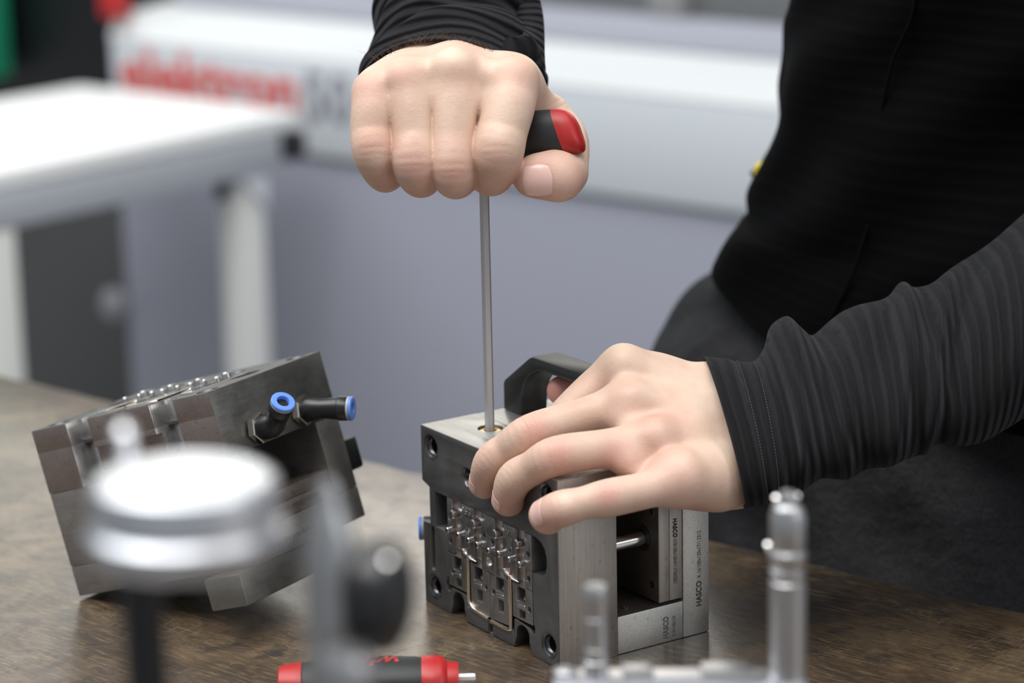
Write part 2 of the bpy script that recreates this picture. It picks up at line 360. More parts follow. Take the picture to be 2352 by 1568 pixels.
# ------------------------------------------------------------------ the injection mould (100 x 130 x 95 mm), local frame: X width, Y depth, Z height, mm
def V3(x, y, z): return (x*.001, y*.001, z*.001)
def bx(x0, x1, y0, y1, z0, z1, bev=.3): return box_bm(*(c*.001 for c in (x0, x1, y0, y1, z0, z1)), bev*.001)
def arch(xc, w0, w1, h):   # opening from the bottom edge, listed left -> right going up and over
    out = [(xc-w0, 0)]; out += [(xc-w1, h*.45)]
    for k in range(0, 9):
        a = math.pi*(1-k/8); out.append((xc+w1*math.cos(a), h-w1*.9+w1*.9*math.sin(a)))
    out += [(xc+w1, h*.45), (xc+w0, 0)]; return out
def outline(step=True):
    o = [(0, 0)] + arch(34.2, 8.2, 5.6, 14.3) + [(63.6, 0), (63.9, 5.6), (67.4, 5.6), (67.7, 0)] + arch(96.2, 8.6, 5.8, 14.0) + [(130, 0), (130, 100), (0, 100)]
    if step: o += [(0, 69), (7.2, 66.8), (7.2, 46.2), (0, 45.6)]
    return o
def two_tone(o, m2, m3=None):
    o.data.materials.append(m2)
    if m3: o.data.materials.append(m3)
    for p in o.data.polygons:
        c = p.center; n = p.normal
        notch = c.z < .0160 and (.0255 < c.x < .0425 or .0875 < c.x < .1055)
        if m3 is not None and notch and abs(n.y) < .5 and c.z > .0004: p.material_index = 2; continue
        if abs(n.y) < .5 and (c.z < .0008 or c.z > .0992 or c.x > .1292 or (c.z < .016 and (.025 < c.x < .043 or .087 < c.x < .106) and n.z < .9)): p.material_index = 1
    return o
def build_mould(label, mtx, variant):
    M = dict(globals()['M'])
    if variant == 'tilted': M['side'] = M['side_t']; M['side2'] = M['side2_t']  # darker steels: brown patina, with weaker light put into the colour
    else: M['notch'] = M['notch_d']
    t = thing('injection_mould', label, 'mould', mtx=mtx)
    bores = [(10.2, 89.8, 6.8), (120, 89.8, 6.8), (10.2, 10.8, 6.8), (120.2, 10.3, 6.8), (46.2, 81.2, 5.6), (84, 81.2, 5.6)]
    # front layer with the insert opening, then the solid block behind
    holes = [circ(x, z, r, 36) for x, z, r in bores]
    slot = [(x, z) for x, z in rrect(7.6, 20, 11.4, 45.2, 1.85, 6)]
    opening = [(12.6, 45.8), (12.6, 65.6), (106.2, 65.6), (110, 65.3), (114.5, 63.8), (117.6, 61), (119.2, 57), (119.2, 52), (118, 48), (115, 45.6), (110, 45), (106.2, 45.3),
               (106.2, 18), (107.6, 15.5), (107.2, 12.6), (104.6, 11.4), (102.2, 13.8), (89.5, 15.8), (88.2, 15.2), (88, 7.2), (43, 7.2), (42.2, 15), (27.5, 15.2), (25.6, 12.4), (22.8, 12.6), (21.6, 16), (23.4, 20), (24.8, 21), (24.8, 45.8)]
    two_tone(obj('cavity_plate', plate_mesh('cavity_plate', [outline()] + holes + [slot, opening], 0, 13.1, .3), M['front'], t), M['side'], M['notch'])
    back = plate_mesh('backing_block', [outline()] + [circ(x, z, r*.62, 28) for x, z, r in bores], 12.6, 36, .2)
    back = boolean_cut(back, cyl(V3(29.5, 25.7, 92), V3(29.5, 25.7, 104), .0069, 48))
    back = boolean_cut(back, bx(36, 94, 16, 30, -2, 3, 0))
    two_tone(obj('backing_block', back, M['side'], t), M['side'], M['notch'])
    obj('core_block', bx(13, 119, 11.5, 13.4, 8, 66, .1), M['front'], t)
    # narrow skin plates lighten the outer faces: light and reflections put into colour
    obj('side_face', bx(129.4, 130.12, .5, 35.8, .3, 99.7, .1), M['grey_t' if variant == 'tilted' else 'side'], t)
    obj('top_face', bx(.4, 129.5, .5, 13.2, 99.5, 100.12, .1), M['side2'], t)
    obj('top_face', boolean_cut_bm(bx(.4, 129.5, 13.2, 35.8, 99.5, 100.12, .1), cyl(V3(29.5, 25.7, 92), V3(29.5, 25.7, 104), .0070, 48)), M['side2'], t)
    for x, z, r in bores:
        s = r*.001
        obj('guide_bush', lathe_bm([(s*1.0, -.0001), (s*.90, .0002), (s*.80, .0009), (s*.78, .0022), (s*.66, .0032), (s*.62, .022), (s*.60, .022), (s*.60, .0245), (s*1.01, .0245)], 36, frame(V3(x, 0, z), (0, 1, 0))), M['bush'], t)
        obj('bore_bottom', cyl(V3(x, 24, z), V3(x, 25, z), s*.7), M['void'], t)
    obj('brass_bush', join_bm(lathe_bm([(.0033, -.006), (.0033, -.0014), (.0036, -.0009), (.0056, -.0009), (.0060, -.0013), (.0060, -.008), (.0033, -.008)], 36, frame(V3(29.5, 25.7, 100), (0, 0, 1)))), M['brass'], t)
    obj('bush_bottom', cyl(V3(29.5, 25.7, 91.8), V3(29.5, 25.7, 92.4), .0068), M['void'], t)
    # ---- cavity inserts
    def ins(loops, y0=-.1, y1=11.5, mm='insert', name='insert_block', b=.2): return two_tone(obj(name, plate_mesh(name, loops, y0, y1, b), M[mm], t), M['side' if mm == 'front' else mm])
    R = lambda a, b, c, d: [(a, b), (c, b), (c, d), (a, d)]
    ins([R(25, 46, 30, 65.4), circ(27.6, 54.6, 1.5, 18)]); ins([R(25, 35.2, 30, 45.8), circ(27.7, 41.5, 1.6, 18)])
    ins([R(38, 36, 51.4, 65.4), circ(44.6, 52, 1.0, 16)]); ins([R(79, 36, 92.2, 65.4), circ(85.6, 52, 1.0, 16)])
    ins([R(58.3, 45, 71.8, 65.4), circ(61, 53.6, 1.6, 18), circ(69, 52, 1.7, 18)])
    ins([[(58.3, 34.2), (71.8, 34.2), (71.8, 44.7), (61, 44.7), (58.3, 44.2)], circ(65.3, 40.1, 2.7, 24)])
    ins([R(99.4, 46, 105.8, 65.4), circ(102.3, 54.2, 1.6, 18)]); ins([R(99.4, 35.2, 105.8, 45.8), circ(102.4, 41, 1.7, 18)])
    # lower inserts with their pockets
    ins([[(25, 16.6), (43.8, 16.6), (43.8, 35), (38.6, 36), (38, 34.6), (25, 34.6)], rrect(30, 26.2, 37.8, 34.3, .8), R(32.6, 17.4, 38, 22.2), circ(29.4, 24.6, 1.7, 18)])
    ins([[(47, 10), (65, 9), (65, 33.6), (47, 35.6)], rrect(50.2, 26, 58.6, 34, .8), R(53, 15.2, 58.4, 22), circ(61.6, 24.8, 1.7, 18)])
    ins([[(65.2, 9), (83.8, 10), (83.8, 35.6), (65.2, 33.6)], rrect(71.6, 26, 79, 34, .8), R(73.6, 15.2, 78.6, 22), circ(69, 24.4, 1.7, 18)])
    ins([[(87.2, 16.6), (105.8, 16.6), (105.8, 35), (99.4, 34.8), (98.8, 36), (87.2, 35.6)], rrect(91.6, 26.2, 99.2, 34.3, .8), R(93.4, 17.4, 98.8, 22.2), circ(102.6, 24.2, 1.7, 18)])
    ins([R(42.8, .6, 63.4, 8.8)], -.4, 11, 'front', 'runner_block'); ins([R(67.9, .6, 88.0, 8.8)], -.4, 11, 'front', 'runner_block')
    for xc, mm in ((34, 'strip'), (54.7, 'strip'), (75.4, 'strip'), (95.7, 'strip')):
        obj('slide_strip', bx(xc-3.9, xc+3.9, 1.6, 11, 34.4, 65.3, .15), M['strip'], t)
        obj('slide_line', bx(xc-3.7, xc+3.7, 1.35, 1.8, 37.6, 38.5, .1), M['bright'], t)
        obj('slide_line', bx(xc-3.7, xc+3.7, 1.35, 1.8, 47.6, 48.0, .05), M['bright'], t)
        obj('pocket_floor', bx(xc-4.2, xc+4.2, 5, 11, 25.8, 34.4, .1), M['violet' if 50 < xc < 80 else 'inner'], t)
        obj('pocket_floor', bx(xc-1.4, xc+4, 3, 11, 15, 22.2, .1), M['strip'], t)
        obj('core_pin', lathe_bm([(0, -.0034), (.0020, -.0034), (.0026, -.0029), (.0027, 0), (.0028, .004), (0, .004)], 28, frame(V3(xc, 0, 58.6), (0, 1, 0))), M['pin'], t)
        obj('locking_bar', cyl(V3(xc-3.6, .6, 23.6), V3(xc+3.2, .6, 24.4), .0013, 18, .0003), M['pin'], t)
        obj('shut_off_bar', cyl(V3(xc+.2, 2.4, 28.4), V3(xc+4, 1.2, 28.6), .0012, 16, .0003), M['pin'], t)
    for x, z, r in ((28.6, 48.4, 1.6), (39.2, 48.6, 1.5), (49.2, 48.2, 1.5), (57.6, 47.8, 1.9), (68.6, 47.8, 1.5), (78.0, 48.4, 1.9), (88.0, 48.3, 1.5), (97.6, 48, 1.8)):
        s = r*.001; obj('ejector_pin', lathe_bm([(0, -.0030), (s*.75, -.0030), (s, -.0025), (s, .004), (0, .004)], 22, frame(V3(x, 0, z), (0, 1, 0))), M['pin'], t)
        obj('wire_core', cyl(V3(x, -.6, z), V3(x+4.2, -.6, z+.1), .00013, 8), M['pin'], t)
    for pts in ([(45.3, 39), (45.3, 26), (45.2, 15), (46.2, 11.8), (49.5, 9.6), (56, 8.8), (64, 8.1)], [(67, 8), (75, 7.8), (81, 7.9), (84.8, 8.7), (85.7, 11), (85.7, 26), (85.7, 38.5)]):
        pp = catmull([(x, -.25, z) for x, z in pts], 6)
        obj('runner_channel', tube_bm([V3(*p) for p in pp], .00115, 12), M['runner'], t)
    for x0 in (44.4, 84.6):
        obj('gate_spur', tube_bm([V3(x0-4.6, -.2, 40.2), V3(x0-1.5, -.8, 38.9), V3(x0+1, -.5, 38)], [.0006, .0011, .0006], 10), M['bright'], t)
        obj('gate_spur', tube_bm([V3(x0+1, -.4, 38.2), V3(x0+4, -.6, 37.2), V3(x0+9, -.3, 37.0)], [.0008, .0006, .0004], 10), M['bright'], t)
        obj('gate_spur', tube_bm([V3(x0+1, -.3, 42.5), V3(x0+1, -.3, 39)], .0006, 10), M['runner'], t)
    for x0, s in ((39.2, '156'), (79.8, '156')):
        obj('number_pad', bx(x0-.6, x0+11.6, -.45, .2, 59.6, 65.2, .15), M['insert'], t)
        obj('engraving', text_mesh(s, .0056, .00016, .00004, 0, 'LEFT', 1.0, 1.1), M['pin'], t, 'raised number', mtx_axes(V3(x0+.6, -.5, 60.4), (1, 0, 0), (0, 0, 1)), 0)
    obj('threaded_sleeve', lathe_bm([(.0027, 0)] + [(.0021 + .0003*(k % 2), .0004+.0004*k) for k in range(22)] + [(.0027, .0095)], 24, frame(V3(65.3, 0, 40.1), (0, 1, 0))), M['pin'], t)
    # ---- rear plates: rails, ejector plates, clamping plate
    for z0, z1 in ((0, 20.3), (79.7, 100)):
        obj('spacer_rail', bx(.1, 129.9, 36.15, 77.85, z0, z1, .4), M['side2'], t)
    obj('retainer_plate', bx(2, 129.7, 62.8, 69.4, 22.2, 77.8, .25), M['side'], t); obj('ejector_plate', bx(2, 129.7, 69.6, 77.7, 22.2, 77.8, .25), M['side'], t)
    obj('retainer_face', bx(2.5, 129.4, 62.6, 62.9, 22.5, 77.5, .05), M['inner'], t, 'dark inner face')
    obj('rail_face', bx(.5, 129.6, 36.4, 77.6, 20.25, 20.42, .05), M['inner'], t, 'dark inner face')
    obj('clamping_plate', bx(0, 130, 78.05, 95, 0, 100, .5), M['side2'], t)
    for x in ((116, 14) if variant == 'upright' else (60, 14)):
        obj('return_pin', cyl(V3(x, 35, 54.6), V3(x, 66, 54.6), .0044, 32), M['bright'], t, 'polished steel')
        obj('pin_collar', lathe_bm([(.0046, -.0004), (.0066, -.0004), (.0070, 0), (.0070, .001), (.0046, .001)], 32, frame(V3(x, 62.3, 54.6), (0, 1, 0))), M['void'], t)
        for z in (30.5, 70.5):
            obj('threaded_hole', lathe_bm([(.0016, .0002), (.0022, -.0001), (.0024, -.0001), (.0024, .0004)], 20, frame(V3(x+8, 62.5, z), (0, 1, 0))), M['pin'], t)
            obj('hole_bottom', cyl(V3(x+8, 62.45, z), V3(x+8, 62.6, z), .0017, 20), M['void'], t)
    obj('screw_head', lathe_bm([(0, 0), (.0012, 0), (.0016, .0003), (.0016, 0), (0, -.0002)], 20, frame(V3(121, 47, 20.5), (0, 0, 1))), M['pin'], t)
    # lettering stamped on the X = 130 side
    sx = (0, 0, 1); sy = (0, -1, 0)
    def side_text(body, size, y, z, up, mt, bold=0., wid=1., sp=1.):
        X_ = (0, 0, 1) if up else (0, 0, -1); Y_ = (0, -1, 0) if up else (0, 1, 0)
        obj('engraving', text_mesh(body, size, .00003, bold, 0, 'LEFT', wid, sp), M[mt], t, None, mtx_axes(V3(130.06, y, z), X_, Y_), 0)
    side_text('HASCO', .0048, 89.9, 15.2, True, 'ink', .00012, .86); side_text('K 16/100x130x17/1.2312', .0034, 89.6, 31, True, 'ink', .00002, .74)
    side_text('HASCO', .0036, 72.0, 66.4, False, 'ink', .00008, .86); side_text('K70/100x130x9/1.1730/2021', .0030, 72.2, 55.2, False, 'faint', .00003, .70)
    side_text('HASCO', .0046, 68.4, 2.0, True, 'faint', .00010, .78); side_text('K 40/100x130', .0028, 73, 2.2, True, 'faint', 0., .7)
    side_text('K 20/100x130x36/1.2312', .0030, 6.0, 33, True, 'faint', 0., .7)
    # carrying handle on the top
    hs = 8 if variant == 'tilted' else 0
    px = [(2, 100.1), (2, 115), (3.5, 117.2), (27.5, 134), (31, 135.6), (89, 135.6), (92.5, 134), (116.5, 117.2), (118, 115), (118, 100.1), (101.5, 100.1), (100.3, 110), (97.5, 118), (92, 124.5), (84, 128.4), (77, 129.2),
          (43, 129.2), (36, 128.4), (28, 124.5), (22.5, 118), (19.7, 110), (18.5, 100.1)]
    obj('carrying_handle', plate_mesh('carrying_handle', [[(x+hs, z) for x, z in px]], 52, 70, 1.4), M['handleblack'], t, 'black U shaped handle')
    # screws in the underside
    for x in (57, 72):
        obj('socket_screw', lathe_bm([(0, .0012), (.0011, .0012), (.0012, 0), (.0040, 0), (.0042, .0003), (.0042, .002), (0, .002)], 30, frame(V3(x, 8.4, -.05), (0, 0, 1))), M['side2'], t)
    obj('screw_panel', plate_mesh('screw_panel', [rrect(48, .4, 80, 15, 3.2, 6)], 0, .5, .1), M['side'], t, None, Matrix(((1, 0, 0, 0), (0, 0, 1, .0002), (0, 1, 0, .00005), (0, 0, 0, 1))))
    # hose fittings
    def fitting(base, d0, d1, L0, L1):
        g = 1.17
        f = obj('hose_fitting', tube_bm([V3(*base)] + [tuple(np.array(V3(*base)) + np.array(d0)*.001*k) for k in (3, L0*.6, L0-2)] +
                [tuple(np.array(V3(*base)) + np.array(d0)*.001*L0 + np.array(d1)*.001*k) for k in (1.5, 4, 7, L1-6.5, L1-6, L1-1.2, L1-.6)],
                [g*c for c in (.0056, .0056, .0058, .0056, .0050, .0047, .0048, .0053, .0057, .0057, .0054)], 28), M['blackplastic'], t, 'black elbow fitting')
        a = Vector(V3(*base)); D0 = Vector(d0).normalized(); D1 = Vector(d1).normalized(); e = a + D0*L0*.001 + D1*(L1-.9)*.001
        obj('hex_nut', lathe_bm([(0, 0), (g*.0066, 0), (g*.0072, .0005), (g*.0072, .0040), (g*.0066, .0045), (0, .0045)], 6, frame(a + D0*.0012, D0)), M['nickel'], f, ang=20)
        obj('collar_ring', lathe_bm([(g*r, h) for r, h in ((.0040, 0), (.0055, 0), (.0056, .0011), (.0040, .0011))], 30, frame(e, D1)), M['ring'], f)
        obj('release_collar', lathe_bm([(g*r, h) for r, h in ((.0029, -.004), (.0029, .0024), (.0031, .0028), (.0052, .0028), (.0056, .0023), (.0056, .0013), (.0040, .0013), (.0040, -.004))], 32, frame(e, D1)), M['blue'], f, 'blue release collar')
        obj('bore', cyl(tuple(e - D1*.003), tuple(e - D1*.002), .0030, 20), M['void'], f)
    if variant == 'upright':
        fitting((0, 21, 35), (-1, 0, 0), (-.55, -.83, .0), 10, 13.5)
    else:
        fitting((130, 27.2, 28.4), (1, 0, 0), (.74, -.62, -.26), 14, 17.5); fitting((130, 27.2, 68), (1, 0, 0), (.9, .24, .345), 11, 20)
        obj('support_foot', bx(104, 129, 95.1, 112.5, -14.5, 60, .8), M['grey_t'], t)
    return t
MO = np.array([-.0502, 1.3884, .0002]); MX = np.array([math.cos(-.9921), math.sin(-.9921), 0]); MY = np.array([-MX[1], MX[0], 0])
build_mould('open two cavity mould half standing upright under the hands, pins and runner facing left', mtx_axes(MO, MX, MY), 'upright')
LO = np.array([-.1596, 1.3541, .1299]); lu = np.array([-.812, .505, -.291]); ldn = np.array([.244, -.159, -.957])
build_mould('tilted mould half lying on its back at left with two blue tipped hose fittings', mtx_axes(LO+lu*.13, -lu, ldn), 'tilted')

# ------------------------------------------------------------------ signed distance modelling for the hands (camera aligned mm: right, up, depth)
def H(px, py, d): return np.array([(px-1176)/F_PX*d*1000, -(py-784)/F_PX*d*1000, d*1000.])
def H2W(p):
    p = np.asarray(p)*.001; return CAM + p[..., 0:1]*CR + p[..., 1:2]*CU + p[..., 2:3]*CF
class Field:
    def __init__(s, lo, hi, vox, init=60.):
        s.lo = np.array(lo, float); s.vox = vox; s.n = np.ceil((np.array(hi)-s.lo)/vox).astype(int)+1
        s.d = np.full(s.n, init, np.float32)
    def like(s): f = object.__new__(Field); f.lo = s.lo; f.vox = s.vox; f.n = s.n; f.d = np.full(s.n, 60., np.float32); return f
    def sub(s, lo, hi):
        a = np.clip(np.floor((np.array(lo)-s.lo)/s.vox).astype(int), 0, s.n); b = np.clip(np.ceil((np.array(hi)-s.lo)/s.vox).astype(int)+1, 0, s.n)
        sl = tuple(slice(i, j) for i, j in zip(a, b))
        g = [(s.lo[i]+s.vox*np.arange(a[i], b[i])).astype(np.float32) for i in range(3)]
        return sl, g[0][:, None, None], g[1][None, :, None], g[2][None, None, :]
    def smin(s, sl, v, k):
        a = s.d[sl]; h = np.maximum(k-np.abs(a-v), 0)/k; s.d[sl] = np.minimum(a, v)-h*h*k*.25
    def cone(s, A, B, ra, rb, k=3., flat=None, fs=1.):
        """rounded cone; flat = unit direction squashed by fs (<1 thinner)"""
        A = np.array(A, float); B = np.array(B, float); m = max(ra, rb)+k+7
        sl, X, Y, Z = s.sub(np.minimum(A, B)-m, np.maximum(A, B)+m)
        if any(q.start >= q.stop for q in sl): return
        ba = B-A; L2 = float(ba@ba)
        dx, dy, dz = X-A[0], Y-A[1], Z-A[2]
        t = np.clip((dx*ba[0]+dy*ba[1]+dz*ba[2])/max(L2, 1e-6), 0, 1)
        qx, qy, qz = dx-ba[0]*t, dy-ba[1]*t, dz-ba[2]*t
        q2 = qx*qx+qy*qy+qz*qz
        if flat is not None:
            c = qx*flat[0]+qy*flat[1]+qz*flat[2]; q2 = q2 + c*c*(1/fs**2-1)
        r = ra+(rb-ra)*t
        s.smin(sl, np.sqrt(q2)-r, k)
    def chain(s, pts, rs, k=3., **kw):
        q = catmull([np.append(p, r) for p, r in zip(pts, rs)], 6)      # dense smooth tube, no swelling at the joints
        for a, b in zip(q[:-1], q[1:]): s.cone(a[:3], b[:3], a[3], b[3], .15, **kw)
    def ball(s, A, r, k=4.): s.cone(A, np.array(A)+1e-3, r, r, k)
    def merge(s, o, k): 
        a, v = s.d, o.d; h = np.maximum(k-np.abs(a-v), 0)/k; s.d = np.minimum(a, v)-h*h*k*.25
    def groove(s, c, axis, rad, offs, amp, w, dors=None, wob=0.):
        """skin creases: shallow grooves in planes across the finger axis, near c"""
        c = np.array(c); axis = np.array(axis)/np.linalg.norm(axis); m = rad+4
        sl, X, Y, Z = s.sub(c-m, c+m); dx, dy, dz = X-c[0], Y-c[1], Z-c[2]
        t = dx*axis[0]+dy*axis[1]+dz*axis[2]; R2 = dx*dx+dy*dy+dz*dz
        if dors is not None:
            dn = np.array(dors)/np.linalg.norm(dors); cr = np.cross(axis, dn); lat = dx*cr[0]+dy*cr[1]+dz*cr[2]
            up = dx*dn[0]+dy*dn[1]+dz*dn[2]
            mask = 1/(1+np.exp(-(up-rad*.25)*.9))*np.exp(-(lat/(rad*.62))**4)
            t = t+wob*np.sin(lat*.45)+.018*lat*lat*wob
        else: mask = np.exp(-R2/(rad*rad))
        add = 0
        for o in offs: add = add+amp*np.exp(-((t-o)/w)**2)
        s.d[sl] += (add*mask).astype(np.float32)
    def carve(s, A, B, r, k):
        A = np.array(A, float); B = np.array(B, float); m = r+k+3; sl, X, Y, Z = s.sub(np.minimum(A, B)-m, np.maximum(A, B)+m); ba = B-A; L2 = float(ba@ba)
        dx, dy, dz = X-A[0], Y-A[1], Z-A[2]; t = np.clip((dx*ba[0]+dy*ba[1]+dz*ba[2])/L2, 0, 1)
        v = -(np.sqrt((dx-ba[0]*t)**2+(dy-ba[1]*t)**2+(dz-ba[2]*t)**2)-r); a = s.d[sl]; h = np.maximum(k-np.abs(a-v), 0)/k
        s.d[sl] = np.maximum(a, v)+h*h*k*.25
    def dent(s, A, r, amp):
        A = np.array(A); m = r*2.2; sl, X, Y, Z = s.sub(A-m, A+m)
        s.d[sl] += (amp*np.exp(-((X-A[0])**2+(Y-A[1])**2+(Z-A[2])**2)/(r*r))).astype(np.float32)
    def val(s, p):
        q = (np.asarray(p, float)-s.lo)/s.vox; i = np.clip(np.floor(q).astype(int), 0, s.n-2); f = q-i; r = 0
        for a in (0, 1):
            for b in (0, 1):
                for c in (0, 1):
                    w = (f[..., 0] if a else 1-f[..., 0])*(f[..., 1] if b else 1-f[..., 1])*(f[..., 2] if c else 1-f[..., 2])
                    r = r+w*s.d[i[..., 0]+a, i[..., 1]+b, i[..., 2]+c]
        return r
    def nets(s):
        d = s.d; n = d.shape; sg = d < 0
        c = np.zeros((n[0]-1, n[1]-1, n[2]-1), np.int8)
        for a in (0, 1):
            for b in (0, 1):
                for e in (0, 1): c += sg[a:n[0]-1+a, b:n[1]-1+b, e:n[2]-1+e]
        act = (c > 0) & (c < 8); idx = np.argwhere(act); vid = np.full(act.shape, -1, np.int32); vid[act] = np.arange(len(idx))
        acc = np.zeros((len(idx), 3)); cnt = np.zeros(len(idx)); I, J, K = idx.T
        corners = [(a, b, e) for a in (0, 1) for b in (0, 1) for e in (0, 1)]
        for ca in corners:
            for ax in range(3):
                if ca[ax]: continue
                cb = list(ca); cb[ax] = 1
                va = d[I+ca[0], J+ca[1], K+ca[2]]; vb = d[I+cb[0], J+cb[1], K+cb[2]]; x = (va < 0) != (vb < 0)
                t = np.where(x, va/np.where(x, va-vb, 1), 0)
                p = np.tile(np.array(ca, float), (len(idx), 1)); p[:, ax] = t; acc[x] += p[x]; cnt[x] += 1
        V = (idx+acc/cnt[:, None])*s.vox+s.lo
        F = []
        for ax in range(3):
            o1, o2 = [(1, 2), (2, 0), (0, 1)][ax]
            sa = [slice(1, m-1) for m in n]; sb = list(sa); sa[ax] = slice(0, n[ax]-1); sb[ax] = slice(1, n[ax])
            A = sg[tuple(sa)]; B = sg[tuple(sb)]; x = np.argwhere(A != B)
            if not len(x): continue
            base = x.copy(); 
            for q in range(3):
                if q != ax: base[:, q] += 1
            inside = A[tuple(x.T)]
            def cell(p1, p2):
                q = base.copy(); q[:, o1] -= p1; q[:, o2] -= p2; return vid[q[:, 0], q[:, 1], q[:, 2]]
            quad = np.stack([cell(0, 0), cell(1, 0), cell(1, 1), cell(0, 1)], 1)
            quad[~inside] = quad[~inside][:, ::-1]; F.append(quad)
        F = np.concatenate(F); F = F[(F >= 0).all(1)]
        return V, F[:, ::-1]
def relax(V, F, it=2, lam=.4):
    E = np.concatenate([F[:, [0, 1]], F[:, [1, 2]], F[:, [2, 3]], F[:, [3, 0]]]); E = np.concatenate([E, E[:, ::-1]])
    cnt = np.bincount(E[:, 0], minlength=len(V))[:, None]
    for _ in range(it):
        S = np.stack([np.bincount(E[:, 0], V[E[:, 1], i], minlength=len(V)) for i in range(3)], 1)/np.maximum(cnt, 1); V = V+(S-V)*lam
    return V
def nail(fld, c, axis, dors, halfw, L0, L1, span=62, off=.28):
    """curved nail plate laid on the skin: c inside the fingertip, axis towards the tip"""
    c = np.array(c, float); ax = np.array(axis, float); ax /= np.linalg.norm(ax); dn = np.array(dors, float); dn -= ax*(dn@ax); dn /= np.linalg.norm(dn); lat = np.cross(ax, dn)
    NU, NV = 18, 18; out = np.zeros((NU, NV, 3)); nrm = np.zeros((NU, NV, 3))
    for i in range(NU):
        u = i/(NU-1)*2-1
        for j in range(NV):
            v = j/(NV-1)*2-1
            # superellipse outline
            uu = u*math.sqrt(1-.30*v*v); vv = v*math.sqrt(1-.16*u*u) if u > 0 else v*math.sqrt(1-.34*u*u)
            a = math.radians(span)*vv; di = dn*math.cos(a)+lat*math.sin(a); o = c+ax*(L0+(L1-L0)*(uu+1)/2); r = 0.
            for _ in range(26):
                s = float(fld.val(o+di*r));
                if abs(s) < .01: break
                r += -s*.9
                r = min(max(r, 0), halfw*1.9)
            edge = max(abs(u), abs(v)); h = off if edge < .9 else off-(edge-.9)*4.2*(1 if u < .6 else .4)
            out[i, j] = o+di*(r+h); nrm[i, j] = di
    V = np.concatenate([out.reshape(-1, 3), (out-nrm*.5).reshape(-1, 3)]); F = []; N = NU*NV
    for i in range(NU-1):
        for j in range(NV-1):
            a = i*NV+j; F.append((a, a+1, a+NV+1, a+NV)); F.append((N+a, N+a+NV, N+a+NV+1, N+a+1))
    return V, F
skin = mat('skin', (.72, .52, .42), .50, 0, .40); m = skin; b_ = bsdf(m)
b_.inputs['Subsurface Weight'].default_value = .08; b_.inputs['Subsurface Radius'].default_value = (1., .35, .18); b_.inputs['Subsurface Scale'].default_value = .004
at = nd(m, 'ShaderNodeAttribute', attribute_name='flush'); v = coords(m)
c1 = ramp(m, noise(m, v, 45, 4, .6), [(.3, (.615, .415, .315)), (.7, (.70, .515, .41))]).outputs[0]
sp = nd(m, 'ShaderNodeSeparateColor'); lk(m, at.outputs['Color'], sp.inputs[0])
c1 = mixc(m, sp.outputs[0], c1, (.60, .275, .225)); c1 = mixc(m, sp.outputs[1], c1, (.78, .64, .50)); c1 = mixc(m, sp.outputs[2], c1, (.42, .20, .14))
c1 = mixc(m, ramp(m, noise(m, v, 120, 3, .6), [(.5, g3(0)), (.75, g3(.22))]).outputs[0], c1, (.64, .33, .25))
lk(m, c1, b_.inputs['Base Color'])
vo = nd(m, 'ShaderNodeTexVoronoi'); vo.inputs['Scale'].default_value = 1400; lk(m, v, vo.inputs['Vector'])
lk(m, bump(m, vo.outputs['Distance'], .30, .00020, bump(m, noise(m, v, 420, 4, .65), .40, .0004)), b_.inputs['Normal'])
nailm = mat('fingernail', (.78, .50, .44), .22, 0, .5); nailm_e = nailm
bsdf(nailm).inputs['Subsurface Weight'].default_value = .08; bsdf(nailm).inputs['Subsurface Scale'].default_value = .002
def rim(V_):
    g = V_[:324].reshape(18, 18, 3); return [(p, 1.1, .16) for p in list(g[0, 1:-1:2])+list(g[1:-1:2, 0])+list(g[1:-1:2, -1])]
def flush_shade_attr(me, V, reds, pales, darks, fld=None):
    a = np.zeros((len(V), 4)); a[:, 3] = 1
    for ch, L in ((0, reds), (1, pales), (2, darks)):
        for p, r, s in L: a[:, ch] += s*(1.35 if ch == 0 else 1)*np.exp(-((V-np.array(p))**2).sum(1)/(r*r))
    ca = me.color_attributes.new('flush', 'FLOAT_COLOR', 'POINT'); ca.data.foreach_set('color', np.clip(a, 0, 1).astype(np.float32).ravel())

VOX = .72
HANDS = []; NAILS = []
